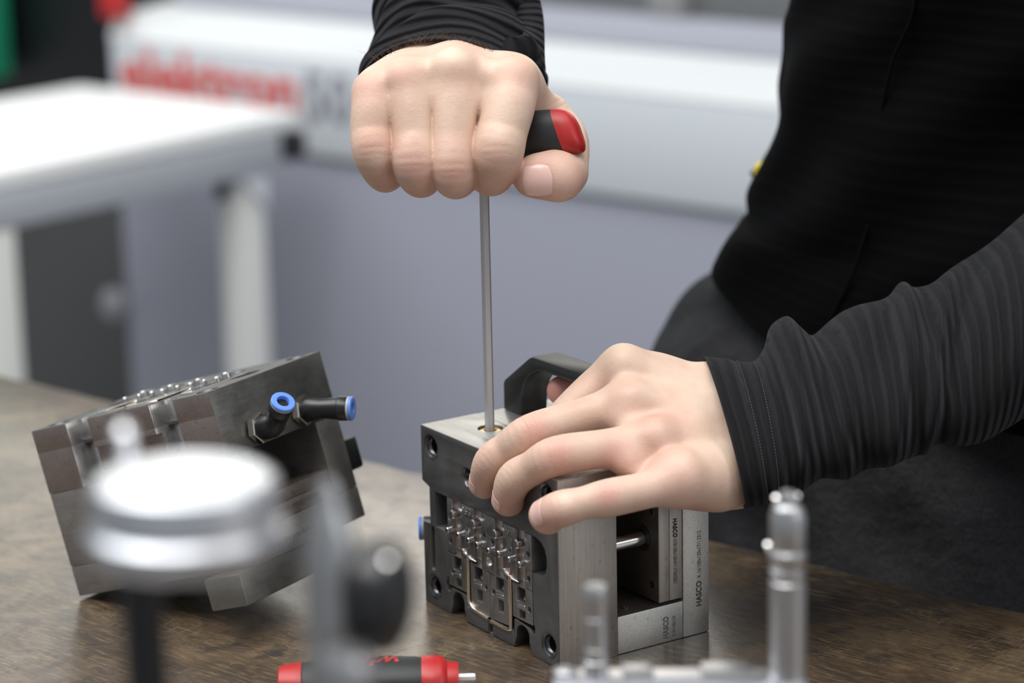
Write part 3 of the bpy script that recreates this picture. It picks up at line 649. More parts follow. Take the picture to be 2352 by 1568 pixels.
# ================= the gripping right hand (upper) =================
def right_hand():
    lo = H(770, 520, 1.33); lo = np.array([H(770, 500, 1.45)[0]-6, H(1000, 490, 1.42)[1]-4, 1345.]); hi = np.array([H(1380, 0, 1.42)[0], H(1100, 20, 1.50)[1]+14, 1525.])
    P_ = Field(lo, hi, VOX); Fg = P_.like()
    mcp = {'l': (H(864, 214, 1.374), 11.0), 'r': (H(936, 186, 1.3715), 11.6), 'm': (H(1043, 166, 1.3705), 12.2), 'i': (H(1178, 192, 1.3715), 12.6)}
    # palm and back of the hand
    wr = [H(970, 180, 1.450), H(1030, 166, 1.453), H(1090, 178, 1.452)]
    for kx, w in (('l', wr[0]), ('r', wr[0]), ('m', wr[1]), ('i', wr[2])):
        p, r = mcp[kx]; P_.cone(w, p+np.array([0, 0, 1.5]), 17, r-1.6, 9)
    P_.cone(wr[0], wr[2], 20, 20, 10)
    P_.cone(H(900, 252, 1.402), H(1150, 245, 1.400), 12, 12.5, 12)        # palm pad above the grip
    # skin stretched between the knuckles
    for a_, b_2 in (('l', 'r'), ('r', 'm'), ('m', 'i')):
        pa, pb = mcp[a_][0], mcp[b_2][0]; P_.cone(pa+np.array([0, -1, 1.5]), pb+np.array([0, -1, 1.5]), 10.6, 10.6, 6)
        P_.cone(pa+np.array([0, -13, 0]), pb+np.array([0, -13, 0]), 8, 8, 6)
        P_.cone(pa+np.array([0, -1, 14]), pb+np.array([0, -1, 14]), 11.6, 11.6, 10); P_.cone(pa+np.array([0, 3, 30]), pb+np.array([0, 1, 30]), 12.4, 13, 12)
    P_.cone(H(930, 250, 1.43), H(1120, 240, 1.43), 16, 16, 10)
    for p0, p1, r0, r1 in ((wr[0], H(1040, 120, 1.50), 21, 24), (wr[2], H(1045, 118, 1.50), 21, 24), (H(1040, 120, 1.50), H(1060, 30, 1.535), 27, 30)): P_.cone(p0, p1, r0, r1, 10)
    # knuckles
    P_.ball(H(1043, 152, 1.3645), 6.6, 9); P_.ball(H(930, 178, 1.3665), 6.0, 9); P_.ball(H(856, 204, 1.3695), 6., 9); P_.ball(H(1192, 172, 1.367), 7.2, 9)
    # thumb base and web
    P_.cone(H(1110, 200, 1.44), H(1262, 268, 1.425), 17, 9.5, 12); P_.cone(H(1185, 180, 1.40), H(1255, 262, 1.420), 9, 8.0, 12)
    # fingers
    def fin(pts, rs, k=3.5, flat=None, fs=1.):
        f = P_.like(); f.chain(pts, rs, k, flat=flat, fs=fs); Fg.merge(f, 1.0)
    pip = {'l': H(860, 352, 1.3665), 'r': H(953, 378, 1.363), 'm': H(1040, 392, 1.362), 'i': H(1142, 352, 1.3615)}
    fin([mcp['l'][0], H(857, 250, 1.3690), H(853, 300, 1.3675), pip['l'], H(885, 399, 1.386), H(895, 372, 1.405)], [11.0, 11.2, 10.8, 11.0, 9.8, 8.5], 4)
    fin([mcp['r'][0], H(942, 240, 1.3670), H(948, 310, 1.3650), pip['r'], H(968, 408, 1.385), H(972, 376, 1.405)], [11.2, 11.2, 11.0, 11.5, 10.4, 9], 4)
    fin([mcp['m'][0], H(1045, 235, 1.3660), H(1042, 310, 1.3635), pip['m'], H(1050, 408, 1.385), H(1055, 376, 1.405)], [11.6, 11.4, 11.2, 11.3, 10.6, 9], 4)
    fin([mcp['i'][0], H(1172, 240, 1.3655), H(1154, 300, 1.363), pip['i'], H(1128, 400, 1.382), H(1125, 372, 1.404)], [12.6, 12.8, 13.0, 13.3, 11.4, 9.5], 4)
    # second row of flesh that squares the knuckles at the bend
    for kx, dx in (('l', 0), ('r', 1), ('m', 1), ('i', -2)): Fg.ball(pip[kx]+np.array([dx*.3, -2.5, -.6]), 8.4 if kx != 'i' else 10.2, 3)
    P_.merge(Fg, 4.5)
    for x0, y0, x1, y1, d in ((906, 250, 905, 390, 1.3715), (998, 250, 996, 400, 1.3695), (1104, 235, 1088, 395, 1.3690)): P_.cone(H(x0, y0, d+.001), H(x1, y1, d+.005), 5.6, 5.2, .8)
    # thumb: behind the handle, out below it, tip pointing left
    T = P_.like()
    T.chain([H(1262, 262, 1.424), H(1304, 318, 1.416), H(1298, 396, 1.392)], [10, 10.6, 12.2], 4)
    T.chain([H(1293, 400, 1.386), H(1268, 404, 1.374), H(1222, 408, 1.371)], [12.6, 12.2, 9.6], 5, flat=np.array([0, .25, -.97]), fs=.86)
    T.ball(H(1288, 412, 1.376), 10.2, 6)
    T.cone(H(1236, 402, 1.373), H(1268, 400, 1.376), 10.5, 11, 5)
    P_.merge(T, 2.2)
    # fold lines between fingers: redness and contact shade tinted into the skin colour
    FOLD_SHADE = []
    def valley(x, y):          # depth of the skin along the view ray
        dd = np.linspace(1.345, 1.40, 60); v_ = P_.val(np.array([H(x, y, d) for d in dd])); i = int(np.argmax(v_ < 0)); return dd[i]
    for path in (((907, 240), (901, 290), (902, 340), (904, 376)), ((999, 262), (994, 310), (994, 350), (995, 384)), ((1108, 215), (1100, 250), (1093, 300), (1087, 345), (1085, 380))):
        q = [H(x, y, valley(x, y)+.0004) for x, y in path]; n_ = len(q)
        FOLD_SHADE.extend(q)
    # creases
    for kx in 'lrmi':
        c = pip[kx]; P_.groove(c+np.array([0, 1.5, 0]), (0, 1, .05), 13, (-3.4, .2), .17, .6, dors=(0, .1, -1), wob=.22)
        P_.groove(c+np.array([0, -9, 6]), (0, .6, -.8), 12, (-1.5, 1.2), .09, .6, dors=(0, -.6, -.8), wob=.2)
    for q, r_, a_ in ((H(986, 178, 1.360), 5, .9), (H(1112, 185, 1.358), 6.5, 1.3), (H(896, 205, 1.363), 4.2, .8)): P_.dent(q, r_, a_)
    
    P_.groove(H(1300, 415, 1.376), (1, .1, 0), 12, (-2.4, -.6, 1.3), .25, .55)
    P_.groove(H(1282, 248, 1.415), (.55, -.83, 0), 11, (-3, 0), .22, .6)
    nc = H(1243, 408, 1.3735); ax = H(1200, 413, 1.3735)-H(1262, 406, 1.3735); dn = np.array([.02, -.22, -.97])
    # nail fold around the thumbnail
    NAILS.append(('R', nail(P_, nc, ax, dn, 12, -5.6, 9.6, 46, .25)))
    rimR = [q_ for s_, (V_, F_) in NAILS if s_ == 'R' for q_ in rim(V_)]
    V, F = P_.nets(); V = relax(V, F, 2, .35)
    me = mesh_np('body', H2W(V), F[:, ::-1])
    reds = [(pip[k_]+np.array([0, -1.5, -10]), 8.5, .42) for k_ in 'lrm'] + [(pip['i']+np.array([0, -2, -11]), 9, .28)]
    reds += [(H(x, y, d)+np.array([0, 0, 0]), r, s) for x, y, d, r, s in ((1043, 165, 1.357, 7, .30), (925, 180, 1.362, 8, .26), (852, 210, 1.362, 9, .28), (1200, 170, 1.36, 10, .22), (1250, 375, 1.36, 9, .35), (1232, 440, 1.365, 12, .42), (1330, 400, 1.37, 12, .30), (1180, 410, 1.37, 7, .35), (1120, 440, 1.375, 12, .25), (945, 440, 1.375, 14, .28), (1040, 445, 1.375, 14, .30), (860, 425, 1.375, 12, .26), (1050, 320, 1.352, 9, .16), (860, 300, 1.355, 8, .14), (950, 330, 1.352, 8, .16))]
    pales = [(H(x, y, 1.357), r, s) for x, y, r, s in ((1155, 345, 7, .7), (1165, 280, 10, .35), (868, 362, 5, .5), (1050, 128, 8, .4), (955, 300, 8, .2), (1000, 110, 14, .3), (1300, 392, 8, .3))]
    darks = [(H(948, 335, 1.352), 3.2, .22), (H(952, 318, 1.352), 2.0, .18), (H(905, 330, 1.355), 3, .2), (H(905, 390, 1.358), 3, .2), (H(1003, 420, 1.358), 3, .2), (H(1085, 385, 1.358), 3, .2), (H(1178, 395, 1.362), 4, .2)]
    flush_shade_attr(me, V, reds, pales, darks+rimR+[(q*(1-t)+w_*t, 1.3, .06) for q, w_ in zip(FOLD_SHADE[:-1], FOLD_SHADE[1:]) if np.linalg.norm(q-w_) < 16 for t in np.linspace(0, 1, 9)])
    return me, P_
# ================= the steadying left hand (lower) =================
def left_hand():
    lo = np.array([H(1060, 784, 1.42)[0]-6, H(1176, 1245, 1.34)[1]-4, 1290.]); hi = np.array([H(1880, 784, 1.42)[0], H(1176, 770, 1.42)[1]+4, 1470.])
    P_ = Field(lo, hi, VOX); Fg = P_.like()
    I0, M0, R0, L0 = H(1432, 848, 1.393), H(1445, 925, 1.374), H(1500, 1012, 1.352), H(1560, 1098, 1.334)
    wi, wm, wl = H(1655, 915, 1.398), H(1690, 985, 1.388), H(1697, 1077, 1.368)
    P_.cone(wi, I0, 14.5, 11.6, 11); P_.cone(wm, M0, 15, 12, 11); P_.cone(wm, R0, 15, 12, 11); P_.cone(wl, L0, 14.5, 12, 11)
    P_.cone(wi, wl, 15, 15, 12); P_.cone(H(1500, 890, 1.40), H(1600, 1085, 1.355), 13, 13, 14); P_.cone(H(1560, 900, 1.415), H(1640, 1090, 1.375), 14, 14, 14)
    P_.cone(L0, H(1652, 1110, 1.352), 12, 12.5, 12)
    # forearm into the sleeve
    P_.cone(wi, H(1850, 945, 1.41), 14.5, 17, 12); P_.cone(wl, H(1850, 940, 1.40), 15, 18, 12); P_.cone(wm, H(1870, 945, 1.405), 20, 24, 12)
    # knuckles, tendons
    P_.ball(H(1428, 838, 1.385), 8.3, 8); P_.ball(H(1440, 912, 1.366), 7.6, 8); P_.ball(H(1500, 1005, 1.343), 6.8, 9); P_.ball(H(1556, 1092, 1.328), 6.0, 10)
    for a, b, r in ((H(1440, 835, 1.386), H(1610, 895, 1.386), 3.0), (H(1452, 912, 1.364), H(1650, 955, 1.374), 3.0), (H(1510, 1000, 1.343), H(1660, 1010, 1.366), 2.6)): P_.cone(a, b, r+2.6, r, 8)
    def fin(pts, rs, k=3.5, **kw):
        f = P_.like(); f.chain(pts, rs, k, **kw); Fg.merge(f, 1.0); return f
    # index goes down behind the middle finger, through the carrying handle
    fin([I0, H(1372, 884, 1.392), H(1306, 948, 1.388), H(1268, 985, 1.390), H(1245, 1000, 1.391)], [11.2, 9.6, 9.4, 8.4, 7.4], 4)
    pm, pr, pl_ = H(1222, 993, 1.363), H(1280, 1046, 1.341), H(1398, 1143, 1.3205)
    fin([M0, H(1335, 955, 1.368), pm, H(1165, 1030, 1.370), H(1128, 1060, 1.3745), H(1109, 1108, 1.3885)], [11.4, 8.9, 9.8, 8.6, 8.9, 7.3], 3.5)
    fin([R0, H(1400, 1028, 1.344), pr, H(1224, 1074, 1.350), H(1182, 1101, 1.357), H(1164, 1148, 1.3665)], [11.2, 9.7, 10.0, 8.9, 9.3, 7.7], 3.5)
    fin([L0, H(1498, 1122, 1.326), pl_, H(1340, 1155, 1.319), H(1290, 1168, 1.3195), H(1252, 1182, 1.3285)], [11.4, 9.2, 9.5, 8.2, 9.2, 8.2], 3.5)
    P_.merge(Fg, 7.)
    for q, r in ((H(1440, 968, 1.364), 8.0), (H(1448, 1066, 1.341), 7.5)): P_.ball(q, r, 9)
    # fingertip pads
    for q, r in ((H(1116, 1115, 1.391), 6.4), (H(1172, 1152, 1.370), 6.8), (H(1262, 1192, 1.330), 7.2)): P_.ball(q, r, 4)
    # thumb through the handle
    T = P_.like(); T.chain([H(1590, 940, 1.42), H(1470, 915, 1.432), H(1370, 900, 1.434), H(1290, 897, 1.434)], [15, 11, 9.4, 8.0], 6); P_.merge(T, 5)
    for q, r_, a_ in ((H(1440, 880, 1.364), 6.5, 1.8), (H(1478, 965, 1.345), 8.0, 1.1), (H(1535, 1060, 1.322), 6.5, .8), (H(1600, 1060, 1.335), 8, .6)): P_.dent(q, r_, a_)
    for c, ax_, r_ in ((pm, M0-pm, 12), (pr, R0-pr, 12), (pl_, L0-pl_, 12)):
        P_.groove(c, ax_, r_, (-3.6, -1.5, .5, 2.8), .46, .62, dors=(-.1, .55, -.8), wob=.3)
    for c, ax_ in ((H(1128, 1060, 1.3745), (.8, .6, 0)), (H(1182, 1101, 1.357), (.8, .55, 0)), (H(1290, 1168, 1.3195), (.95, .3, 0))):
        P_.groove(c, ax_, 11, (-1.4, 1.), .16, .5, dors=(-.4, .5, -.75), wob=.6)
    # nail beds and nails
    tips = ((H(1128, 1060, 1.3745), H(1109, 1108, 1.3885), (-.86, .18, -.48), 7.3, 40, 1.5, 9.5), (H(1182, 1101, 1.357), H(1164, 1148, 1.3665), (-.86, .18, -.48), 7.7, 42, 1.5, 9.5), (H(1290, 1168, 1.3195), H(1252, 1182, 1.3285), (-.50, .30, -.82), 8.2, 46, -2, 7.0))
    for A, B, dn, r, sp_, l0, l1 in tips:
        ax_ = (B-A)/np.linalg.norm(B-A); c = B-ax_*3.
        NAILS.append(('L', nail(P_, c, ax_, dn, r, l0-2.5, l1-1.2, sp_+8, .22)))
    V, F = P_.nets(); V = relax(V, F, 2, .35)
    me = mesh_np('body', H2W(V), F[:, ::-1])
    reds = [(H(*a), r, s) for a, r, s in (((1228, 985, 1.352), 8, .5), ((1282, 1038, 1.33), 8, .52), ((1398, 1136, 1.31), 7.5, .52), ((1440, 912, 1.362), 9, .26), ((1510, 950, 1.355), 12, .26), ((1500, 1040, 1.338), 14, .18), ((1560, 1100, 1.32), 16, .18),
            ((1120, 1120, 1.385), 9, .40), ((1170, 1160, 1.36), 9, .38), ((1270, 1195, 1.32), 10, .34), ((1110, 1060, 1.37), 8, .22), ((1290, 1165, 1.31), 7, .25), ((1270, 895, 1.43), 16, 1.0), ((1400, 1080, 1.34), 12, .4), ((1300, 1110, 1.34), 12, .35), ((1400, 1030, 1.332), 10, .15), ((1600, 1165, 1.34), 12, .3), ((1560, 960, 1.35), 12, .15), ((1360, 880, 1.382), 9, .12))]
    pales = [(H(*a), r, s) for a, r, s in (((1430, 815, 1.385), 10, .5), ((1300, 1150, 1.31), 5, .6), ((1590, 900, 1.38), 18, .4), ((1660, 1060, 1.35), 18, .45), ((1480, 910, 1.36), 9, .3), ((1340, 1040, 1.332), 8, .2))]
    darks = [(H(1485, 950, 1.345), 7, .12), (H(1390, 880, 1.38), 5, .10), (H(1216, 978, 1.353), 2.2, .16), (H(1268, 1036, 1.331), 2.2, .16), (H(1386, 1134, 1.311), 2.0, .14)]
    flush_shade_attr(me, V, reds, pales, darks+[q_ for s_, (V_, F_) in NAILS if s_ == 'L' for q_ in rim(V_)])
    return me, P_
me_r, f_r = right_hand(); me_l, f_l = left_hand()
# ------------------------------------------------------------------ the person
def loft(stations, n_sub=10, seg=96, disp=None, hem=True, caps=True, power=2.):
    """stations: (centre, A, B) world vectors; returns verts, faces, uv(arc length, angle)"""
    Cs = catmull([s[0] for s in stations], n_sub); As = catmull([s[1] for s in stations], n_sub); Bs = catmull([s[2] for s in stations], n_sub)
    rings = []; L = 0; prev = None; uv = []
    for i, (c, a, b) in enumerate(zip(Cs, As, Bs)):
        if prev is not None: L += np.linalg.norm(c-prev)
        prev = c; ring = []
        th = np.linspace(0, 2*np.pi, seg, endpoint=False)
        ct, st = np.cos(th), np.sin(th)
        if power != 2.: ct, st = np.sign(ct)*abs(ct)**(2/power), np.sign(st)*abs(st)**(2/power)
        p = c + ct[:, None]*a + st[:, None]*b
        if disp is not None:
            nrm = (ct/np.linalg.norm(a))[:, None]*(a/np.linalg.norm(a)) + (st/np.linalg.norm(b))[:, None]*(b/np.linalg.norm(b))
            nrm /= np.linalg.norm(nrm, axis=1)[:, None]; p = p + nrm*disp(i/n_sub, th, L)[:, None]
        rings.append(p); uv.append((np.full(seg, L), th))
    if hem:   # turned-in edge at the opening
        r0 = rings[0]; c0 = r0.mean(0); d = (rings[1].mean(0)-c0); d /= np.linalg.norm(d)
        inner = [c0+(r0-c0)*.965+d*.0004, c0+(r0-c0)*.93+d*.004, c0+(r0-c0)*.90+d*.03]
        rings = inner[::-1]+rings; uv = [(np.zeros(seg), uv[0][1])]*3+uv
    V = np.concatenate(rings); F = []; m = len(rings)
    for i in range(m-1):
        for k in range(seg):
            j = (k+1) % seg; F.append((i*seg+k, i*seg+j, (i+1)*seg+j, (i+1)*seg+k))
    if caps:
        F.append(tuple(range((m-1)*seg, m*seg)))
        if not hem: F.append(tuple(range(seg))[::-1])
    return V, F, np.concatenate([u[0] for u in uv]), np.concatenate([u[1] for u in uv])
def loft_obj(name, st, m, parent, label=None, **kw):
    V, F, U, T = loft(st, **kw); me = mesh_np(name, V, F)
    bm = bmesh.new(); bm.from_mesh(me); bmesh.ops.recalc_face_normals(bm, faces=bm.faces); bm.to_mesh(me); bm.free()
    fa = me.attributes.new('along', 'FLOAT', 'POINT'); fa.data.foreach_set('value', U.astype(np.float32))
    fb = me.attributes.new('around', 'FLOAT', 'POINT'); fb.data.foreach_set('value', T.astype(np.float32))
    return obj(name, me, m, parent, label, ang=60)
def ribbed(name, col, rib, depth, spec=.22):
    m = mat(name, col, .88, 0, spec); b = bsdf(m); b.inputs['Sheen Weight'].default_value = col[0]*8; b.inputs['Sheen Roughness'].default_value = .45; b.inputs['Sheen Tint'].default_value = (.8, .82, .95, 1)
    a = nd(m, 'ShaderNodeAttribute', attribute_name='along'); mu = nd(m, 'ShaderNodeMath', operation='MULTIPLY'); lk(m, a.outputs['Fac'], mu.inputs[0]); mu.inputs[1].default_value = 2*math.pi/rib
    nn = noise(m, coords(m), 22, 3); ad = nd(m, 'ShaderNodeMath', operation='MULTIPLY_ADD'); lk(m, nn, ad.inputs[0]); ad.inputs[1].default_value = 4.; lk(m, mu.outputs[0], ad.inputs[2])
    si = nd(m, 'ShaderNodeMath', operation='SINE'); lk(m, ad.outputs[0], si.inputs[0])
    s2 = nd(m, 'ShaderNodeMath', operation='MULTIPLY'); lk(m, ad.outputs[0], s2.inputs[0]); s2.inputs[1].default_value = .5
    s3 = nd(m, 'ShaderNodeMath', operation='SINE'); lk(m, s2.outputs[0], s3.inputs[0])
    su = nd(m, 'ShaderNodeMath', operation='MULTIPLY_ADD'); lk(m, s3.outputs[0], su.inputs[0]); su.inputs[1].default_value = .5; lk(m, si.outputs[0], su.inputs[2])
    fz = noise(m, coords(m), 1300, 3, .7)
    lk(m, bump(m, su.outputs[0], .8, depth, bump(m, fz, .5, .0004)), b.inputs['Normal'])
    c = ramp(m, fz, [(.3, tuple(x*.6 for x in col)), (.7, tuple(x*1.35 for x in col))]).outputs[0]
    sh = ramp(m, su.outputs[0], [(.0, g3(.5)), (1., g3(1.4))]).outputs[0]  # rib valleys darker, ridges lighter: shading put into the colour
    lk(m, mixc(m, 1., c, sh, 'MULTIPLY'), b.inputs['Base Color']); return m
sleeve_m = ribbed('ribbed black fleece', (.0078, .0076, .0090), .0062, .0012)
torso_m = ribbed('black fleece', (.0010, .0010, .0014), .009, .00008, .07)
denim = mat('charcoal work trousers', (.024, .024, .026), .9, 0, .2); m = denim
nn_ = noise(m, coords(m), 900, 3, .7); n2_ = noise(m, coords(m), 24, 5, .65)
lk(m, mixc(m, 1., ramp(m, nn_, [(.35, (.014, .014, .016)), (.7, (.046, .046, .048))]).outputs[0], ramp(m, n2_, [(.3, g3(.6)), (.7, g3(1.3))]).outputs[0], 'MULTIPLY'), bsdf(m).inputs['Base Color'])
lk(m, bump(m, nn_, .6, .0008, bump(m, n2_, .6, .012)), bsdf(m).inputs['Normal'])

person = thing('person', 'person in a black ribbed jacket and charcoal trousers, both hands working on the upright mould', 'person', tuple(BW(-.78, 1.45, -.9)))
def ring_from_px(top, bot, d_top, d_bot, bd, tilt=0.):
    a = P(*top, d_top); b = P(*bot, d_bot); c = (a+b)/2; A = (a-b)/2; B = CF*bd + CR*tilt
    return (c, A, B)
# left arm: outline of the sleeve taken at stations, each with its own depth and thickness
q3_ = lambda x, y: (1500+x/1.845, 400+y/1.845)
S = [((213, 772), (388, 1416), 1.402, 1.352, .036), ((300, 780), (445, 1402), 1.404, 1.354, .040), ((420, 794), (520, 1385), 1.406, 1.356, .041), ((470, 735), (590, 1350), 1.408, 1.358, .044), ((500, 655), (650, 1336), 1.41, 1.36, .046),
     ((560, 622), (715, 1306), 1.412, 1.362, .046), ((625, 648), (790, 1277), 1.414, 1.364, .046), ((690, 664), (850, 1270), 1.416, 1.366, .047), ((800, 600), (925, 1262), 1.418, 1.368, .049), ((940, 547), (1010, 1222), 1.42, 1.37, .050),
     ((1005, 492), (1070, 1196), 1.422, 1.372, .051), ((1055, 464), (1130, 1182), 1.424, 1.374, .052), ((1105, 492), (1190, 1172), 1.426, 1.376, .052), ((1200, 455), (1280, 1150), 1.43, 1.38, .053), ((1340, 338), (1400, 1108), 1.434, 1.384, .055), ((1572, 172), (1560, 1042), 1.44, 1.39, .057), ((1800, 0), (1740, 930), 1.44, 1.40, .06)]
st = [ring_from_px(q3_(*a), q3_(*b), d0, d1, bd) for a, b, d0, d1, bd in S]
elbow = BW(-.555, 1.262, .235); shoulder = BW(-.50, 1.39, .50)
st += [(elbow, CU*.046-CR*.036, CF*.056), (elbow*.5+shoulder*.5-E2*.02, CR*-.056+CU*.016, CF*.056), (shoulder, CR*-.06+CU*.02, CF*.06)]
def folds_l(s, th, L):
    f = np.zeros_like(th); front = np.clip(-np.sin(th), 0, 1)                        # side facing the camera
    for s0, k, ph, w, a in ((4.2, 1.0, 1.5, .55, .0042), (5.9, .9, 1.7, .5, -.0036), (7.4, 1.1, 1.9, .6, .0036), (8.9, 1.3, 2.2, .55, -.0034), (10.1, 1.3, 1.9, .6, .0044), (12.4, 1.1, 2.0, .45, .0060), (13.3, 1.3, 2.2, .5, -.0070), (3.1, .4, 1.5, .35, -.0022), (15.0, 1.0, 1.8, .6, .004)):
        x = (s-s0+k*np.sin((th-ph)))/w; f += a*np.exp(-x*x)*(.35+.65*front)
    f += .0016*np.sin(3*th+1.7*s)*np.clip((s-2)/2, 0, 1)
    if s < 2.6: f += .0005*np.exp(-((s-2.05)/.12)**2)*-1.6 + .0004*np.exp(-((s-1.4)/.12)**2)*-1.6
    return f
loft_obj('sleeve', st, sleeve_m, person, 'ribbed black sleeve over the lower hand', n_sub=14, seg=150, disp=folds_l)
# cuff stitching: two lines of small stitches and an edge seam along the top of the sleeve
def stitch_line(points, r, name, parent, mt, gap=.0016, ln=.0009):
    bm = bmesh.new(); pts = [np.array(p) for p in points]; acc = 0
    for a, b in zip(pts[:-1], pts[1:]):
        L = np.linalg.norm(b-a); t = -acc
        while t < L:
            if t >= 0:
                p = a+(b-a)*t/L; q = p+(b-a)/L*ln; s = tube_bm([tuple(p), tuple(q)], r, 5); me = bpy.data.meshes.new('s'); s.to_mesh(me); bm.from_mesh(me); s.free(); bpy.data.meshes.remove(me)
            t += gap
        acc = L-(t-gap); acc = gap-acc
        acc = -(gap-acc) if acc > gap else -acc
        acc = 0
    o = obj(name, bm, mt, parent); o['kind'] = 'stuff'; return o
thread = mat('dark grey thread', (.05, .05, .052), .7)
def ring_pts(stn, s, frac0, frac1, out=1.0, n=60, dfn=None):
    i = int(s); t = s-i; c = stn[i][0]*(1-t)+stn[i+1][0]*t; A = stn[i][1]*(1-t)+stn[i+1][1]*t; B = stn[i][2]*(1-t)+stn[i+1][2]*t
    return [c+A*out*math.cos(a)+B*out*math.sin(a) for a in np.linspace(frac0, frac1, n)]
for s_ in (1.42, 2.05):
    stitch_line(ring_pts(st, s_, math.radians(-8), math.radians(-172), 1.004, 70), .00022, 'stitching', person, thread)
# right arm
mm_ = lambda v_: v_*.001
w0 = P(1034, 212, 1.447); w1 = P(1046, 112, 1.476); w2 = P(1052, 10, 1.505); w3 = P(1075, -150, 1.56); el = P(1150, -480, 1.67); sh = BW(-1.02, 1.50, .52)
ax0 = (w1-w0)/np.linalg.norm(w1-w0)
def perp(c0, c1, a, b, roll=0.):
    d = (c1-c0)/np.linalg.norm(c1-c0); x = CR-d*(CR@d); x /= np.linalg.norm(x); y = np.cross(d, x); cr, sr = math.cos(roll), math.sin(roll)
    return (c0, (x*cr+y*sr)*a, (-x*sr+y*cr)*b)
st_r = [perp(w0, w1, .0475, .0355, .10), perp(w0*.6+w1*.4, w2, .0470, .0360, .08), perp(w1, w2, .0440, .038), perp(w1*.5+w2*.5, w3, .0435, .040), perp(w2, w3, .0425, .040), perp(w3, el, .044, .045), perp(el, sh, .055, .055), perp(sh*.5+el*.5, sh, .06, .06), perp(sh, sh+(sh-el), .065, .065)]
def folds_r(s, th, L):
    f = np.zeros_like(th)
    for s0, k, ph, w, a in ((.9, .55, .6, .30, .0030), (1.5, .7, 1.0, .25, -.0045), (2.1, .8, .4, .3, .0050), (2.7, .8, .9, .28, -.005), (3.3, .7, .3, .35, .005), (4.1, .8, .8, .4, -.005), (4.8, .6, .5, .5, .006)):
        x = (s-s0+k*np.sin((th-ph)))/w; f += a*np.exp(-x*x)
    f += .0028*np.exp(-((th-.25)/.35)**2)*np.exp(-((s-1.0)/.9)**2)
    return f+.0015*np.sin(4*th+2*s)*min(1, s)
loft_obj('sleeve', st_r, sleeve_m, person, 'ribbed black sleeve above the upper hand', n_sub=16, seg=150, disp=folds_r)
# cuff tab standing out at the right of the upper cuff
tab = [(P(1168, 128, 1.425), CR*.004, CU*.010), (P(1200, 122, 1.43), CR*.008+CU*.003, CU*.008), (P(1222, 128, 1.437), CR*.007-CU*.010, CF*.006), (P(1226, 100, 1.448), CR*.006-CU*.006, CF*.01), (P(1215, 40, 1.47), CR*.008, CF*.012), (P(1200, -30, 1.49), CR*.008, CF*.014)]
loft_obj('cuff_tab', tab, sleeve_m, person, 'folded cuff tab', n_sub=8, seg=40, hem=False)
# jacket torso
def tors(py, left, D, a, b, tilt=0., lean=0.):
    off = 600.
    for _ in range(6):
        r = ray(left+off, py); dd = D/(r@E2); off = math.hypot(a*.7624, b*.6472)*F_PX/dd+8
    c = CAM+r*dd
    return (c, E1*a+EZ*(-tilt*a), E2*b)
tj = [(820, 1668, 1.395, .200, .118, .16), (740, 1664, 1.395, .200, .118, .12), (630, 1712, 1.395, .20, .118, .08), (560, 1736, 1.395, .198, .117), (500, 1756, 1.395, .195, .115), (420, 1786, 1.395, .192, .113), (340, 1796, 1.395, .19, .112), (250, 1794, 1.395, .19, .112), (170, 1806, 1.395, .19, .112),
      (90, 1826, 1.395, .19, .113), (0, 1864, 1.395, .19, .114), (-150, 1866, 1.395, .20, .115), (-350, 1850, 1.395, .205, .115), (-560, 1860, 1.395, .19, .10), (-700, 2020, 1.40, .11, .07)]
tst = [tors(*q) for q in tj]
def folds_t(s, th, L):
    f = .004*np.sin(5*th+.8*s)+.003*np.sin(9*th-1.3*s+1)
    # front placket and zip channel
    f += .003*np.exp(-((th+math.pi/2)/.06)**2)
    left = np.exp(-((np.abs(th-math.pi))/.8)**2)
    for s0, a in ((2.2, .003), (3.6, -.003), (1.2, .002)): f += a*left*np.exp(-((s-s0-.8*np.sin(th))/.5)**2)
    return f
loft_obj('jacket', tst, torso_m, person, 'black fleece jacket body', n_sub=8, seg=200, disp=folds_t)
# zip down the jacket front
zp = []
for q in tst[1:-3]:
    zp.append(tuple(q[0]-q[2]*.962-q[1]*.30-q[2]*-.012))
obj('zip', tube_bm([tuple(p) for p in catmull([np.array(p) for p in zp], 4)], .0011, 8), mat('black zip tape', (.003, .003, .003), .9, 0, .06), person)
yel = mat('yellow plastic', (.75, .58, .04), .45)
pc = obj('pocket_pull', tube_bm([tuple(P(1752, 372, 1.68)), tuple(P(1743, 388, 1.68)), tuple(P(1736, 402, 1.68))], [.002, .0036, .002], 12), yel, person, 'yellow zip pull')
obj('pull_cord', tube_bm([tuple(P(1768, 345, 1.71)), tuple(P(1752, 374, 1.70)), tuple(P(1734, 404, 1.70)), tuple(P(1729, 408, 1.70))], [.0012, .0016, .0042, .002], 10), M['blackplastic'], pc)
obj('zip_slider', box_bm(-.003, .003, -.002, .002, -.005, .005, .001), mat('grey zip metal', (.35, .35, .36), .35, .8), person, 'grey zip slider', mtx_axes(P(1785, 205, 1.71), CR, CU))
# trousers
tr = [(640, 1760, 1.40, .18, .105), (700, 1660, 1.41, .19, .115), (745, 1590, 1.42, .20, .125), (790, 1530, 1.425, .205, .135), (840, 1500, 1.43, .21, .145), (950, 1490, 1.43, .21, .150), (1100, 1510, 1.43, .21, .150), (1300, 1540, 1.42, .21, .150), (1600, 1560, 1.42, .20, .15), (2300, 1600, 1.42, .18, .14), (3300, 1640, 1.42, .16, .13)]
def folds_p(s, th, L): return .006*np.sin(4*th+.9*s)+.003*np.sin(11*th-2*s)+.004*np.exp(-((th+1.9)/.08)**2)
loft_obj('trousers', [tors(*q) for q in tr], denim, person, 'charcoal work trousers', n_sub=8, seg=160, disp=folds_p, hem=False)
